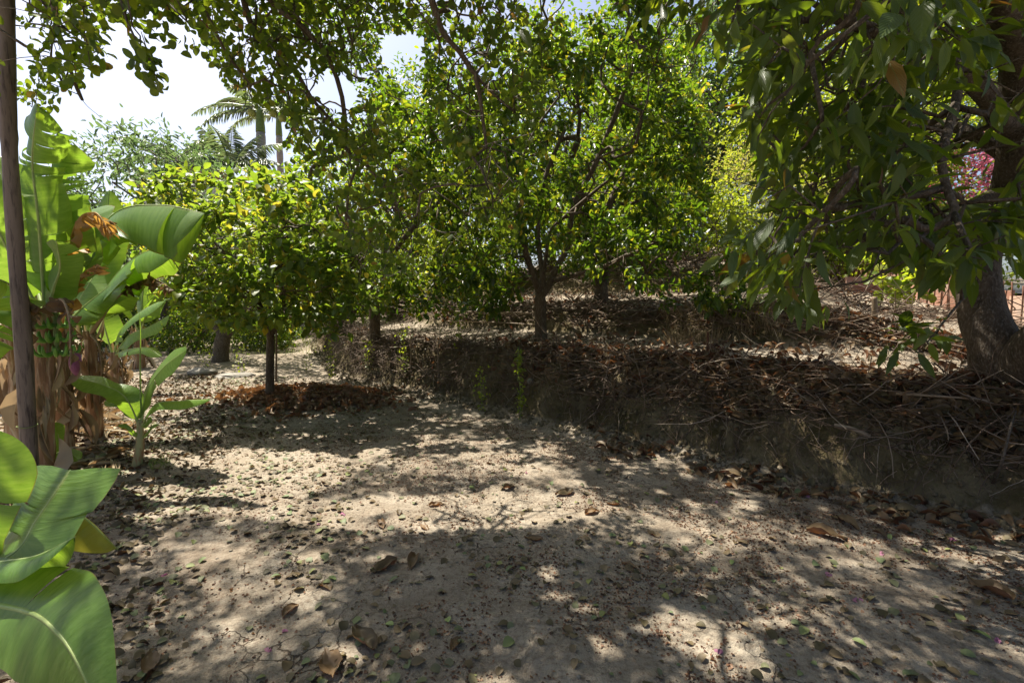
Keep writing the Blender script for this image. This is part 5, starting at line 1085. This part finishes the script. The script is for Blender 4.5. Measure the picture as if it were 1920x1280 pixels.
def curled(c, L, Wd, seed):
    g = np.random.default_rng(seed); u = np.linspace(0, 1, 13)[:, None]; v = np.linspace(-1, 1, 9)[None]; a = g.uniform(0, 6.283)
    w_ = Wd*np.sin(np.pi*np.clip(u*.94+.03, 0, 1))**.8; roll = g.uniform(.5, 1.5); bend = g.uniform(-.5, 1.0)
    th = v*roll*(.6+.7*u); y = w_*np.where(np.abs(th) > 1e-3, np.sin(th)/roll, v); z = w_*(1-np.cos(th))/roll*1.1
    x = L*(u-.5)+0*v; z = z+L*.22*bend*(u-.5)**2*4*.6+fbm(u*5+seed, v*2.2, seed, 3)*L*.28+np.abs(v)*0; y = y+fbm(u*3, v+9, seed, 2)*L*.12
    z = z-z.min()+.002; tl = g.normal(0, .1)
    X_ = x*math.cos(a)-y*math.sin(a); Y_ = x*math.sin(a)+y*math.cos(a)
    V = np.stack([X_, Y_, z+X_*tl*0], -1).reshape(-1, 3)+c; k = (np.arange(12)[:, None]*9+np.arange(8)[None]).ravel()
    uv = np.stack([u+0*v, v*.5+.5+0*u], -1).reshape(-1, 2); V[:, 2] += (H(V[:, 0], V[:, 1])-H(c[0], c[1]))*.8
    return V, np.stack([k, k+1, k+10, k+9], -1), np.full(len(V), g.uniform(.2, .85)), uv
for k, (px, py, L, lab) in enumerate(BL):
    p = G(px, py); V, F, r, uv = curled(p, L*1.0, L*.30, k+3); tag(mk('brown_leaf', V, F, M['brownleaf'], None, r, uv), lab, 'fallen leaf')
GL = [(1372, 1056, .08, 'pale green leaf on the shaded earth, right of centre'), (1668, 1008, .10, 'slender pale green leaf near the bank'), (1755, 982, .08, 'pale green leaf pointing up by the bank, right'), (1835, 1190, .15, 'long pale green leaf beside a pink petal, lower right'),
      (884, 914, .05, 'round green leaf at the top of the sunlit patch'), (980, 1068, .045, 'yellow-green leaf near the middle of the ground'), (840, 1165, .045, 'small green leaf near the bottom centre'), (731, 1172, .045, 'round pale green leaf left of the bottom centre'), (622, 1086, .05, 'round lime leaf left of the star-shaped brown one')]
for px, py, L, lab in GL:
    p = G(px, py)[None]; V, F, r, uv = flat_leaves(p, np.array([L]), np.array([L*(.16 if L > .07 else .36)]), LANCE if L > .07 else ROUND, .1, .004, .3, .3, np.array([.6])); tag(mk('green_leaf', V, F, M['greenfall'], None, r, uv), lab, 'fallen leaf')
PL = ['among the round leaves in front of the big banana leaf', 'near the bottom edge, left, upper one of two', 'near the bottom edge, left, lower one of two', 'on the left part of the sunlit patch', 'in the leaves at the foot of the bank, right of centre', 'on shaded earth halfway between the bank and the bottom edge', 'beside the tuft of weed at lower right', 'next to the long thin brown leaf at the right edge',
      'at the tip of the long pale green leaf, lower right', 'beside the sunlit dapples at the bottom, right of centre', 'just above the orange-brown leaf of the sunlit patch', 'by the pale green leaf near the bank, far right', 'above the sunlit patch, near the foot of the bank', 'in the brown leaves at the foot of the bank, furthest right', 'beside the slender pale green leaf near the bank']
for k, (px, py) in enumerate([(306, 1080), (535, 1184), (503, 1222), (597, 985), (1345, 942), (1555, 1080), (1604, 1126), (1850, 1095), (1872, 1203), (1346, 1222), (645, 965), (1790, 1015), (987, 888), (1515, 932), (1655, 1040)]):
    p = np.repeat(G(px, py)[None], 3, 0)+rng.normal(0, .006, (3, 3))*[1, 1, .3]; V, F, r, uv = flat_leaves(p, np.full(3, .028), np.full(3, .011), OVATE, .6, .004, .5, .6)
    tag(mk('petal', V, F, M['petal'], None, r, uv), 'fallen pink petal '+PL[k], 'petal', 'fallen pink petals')
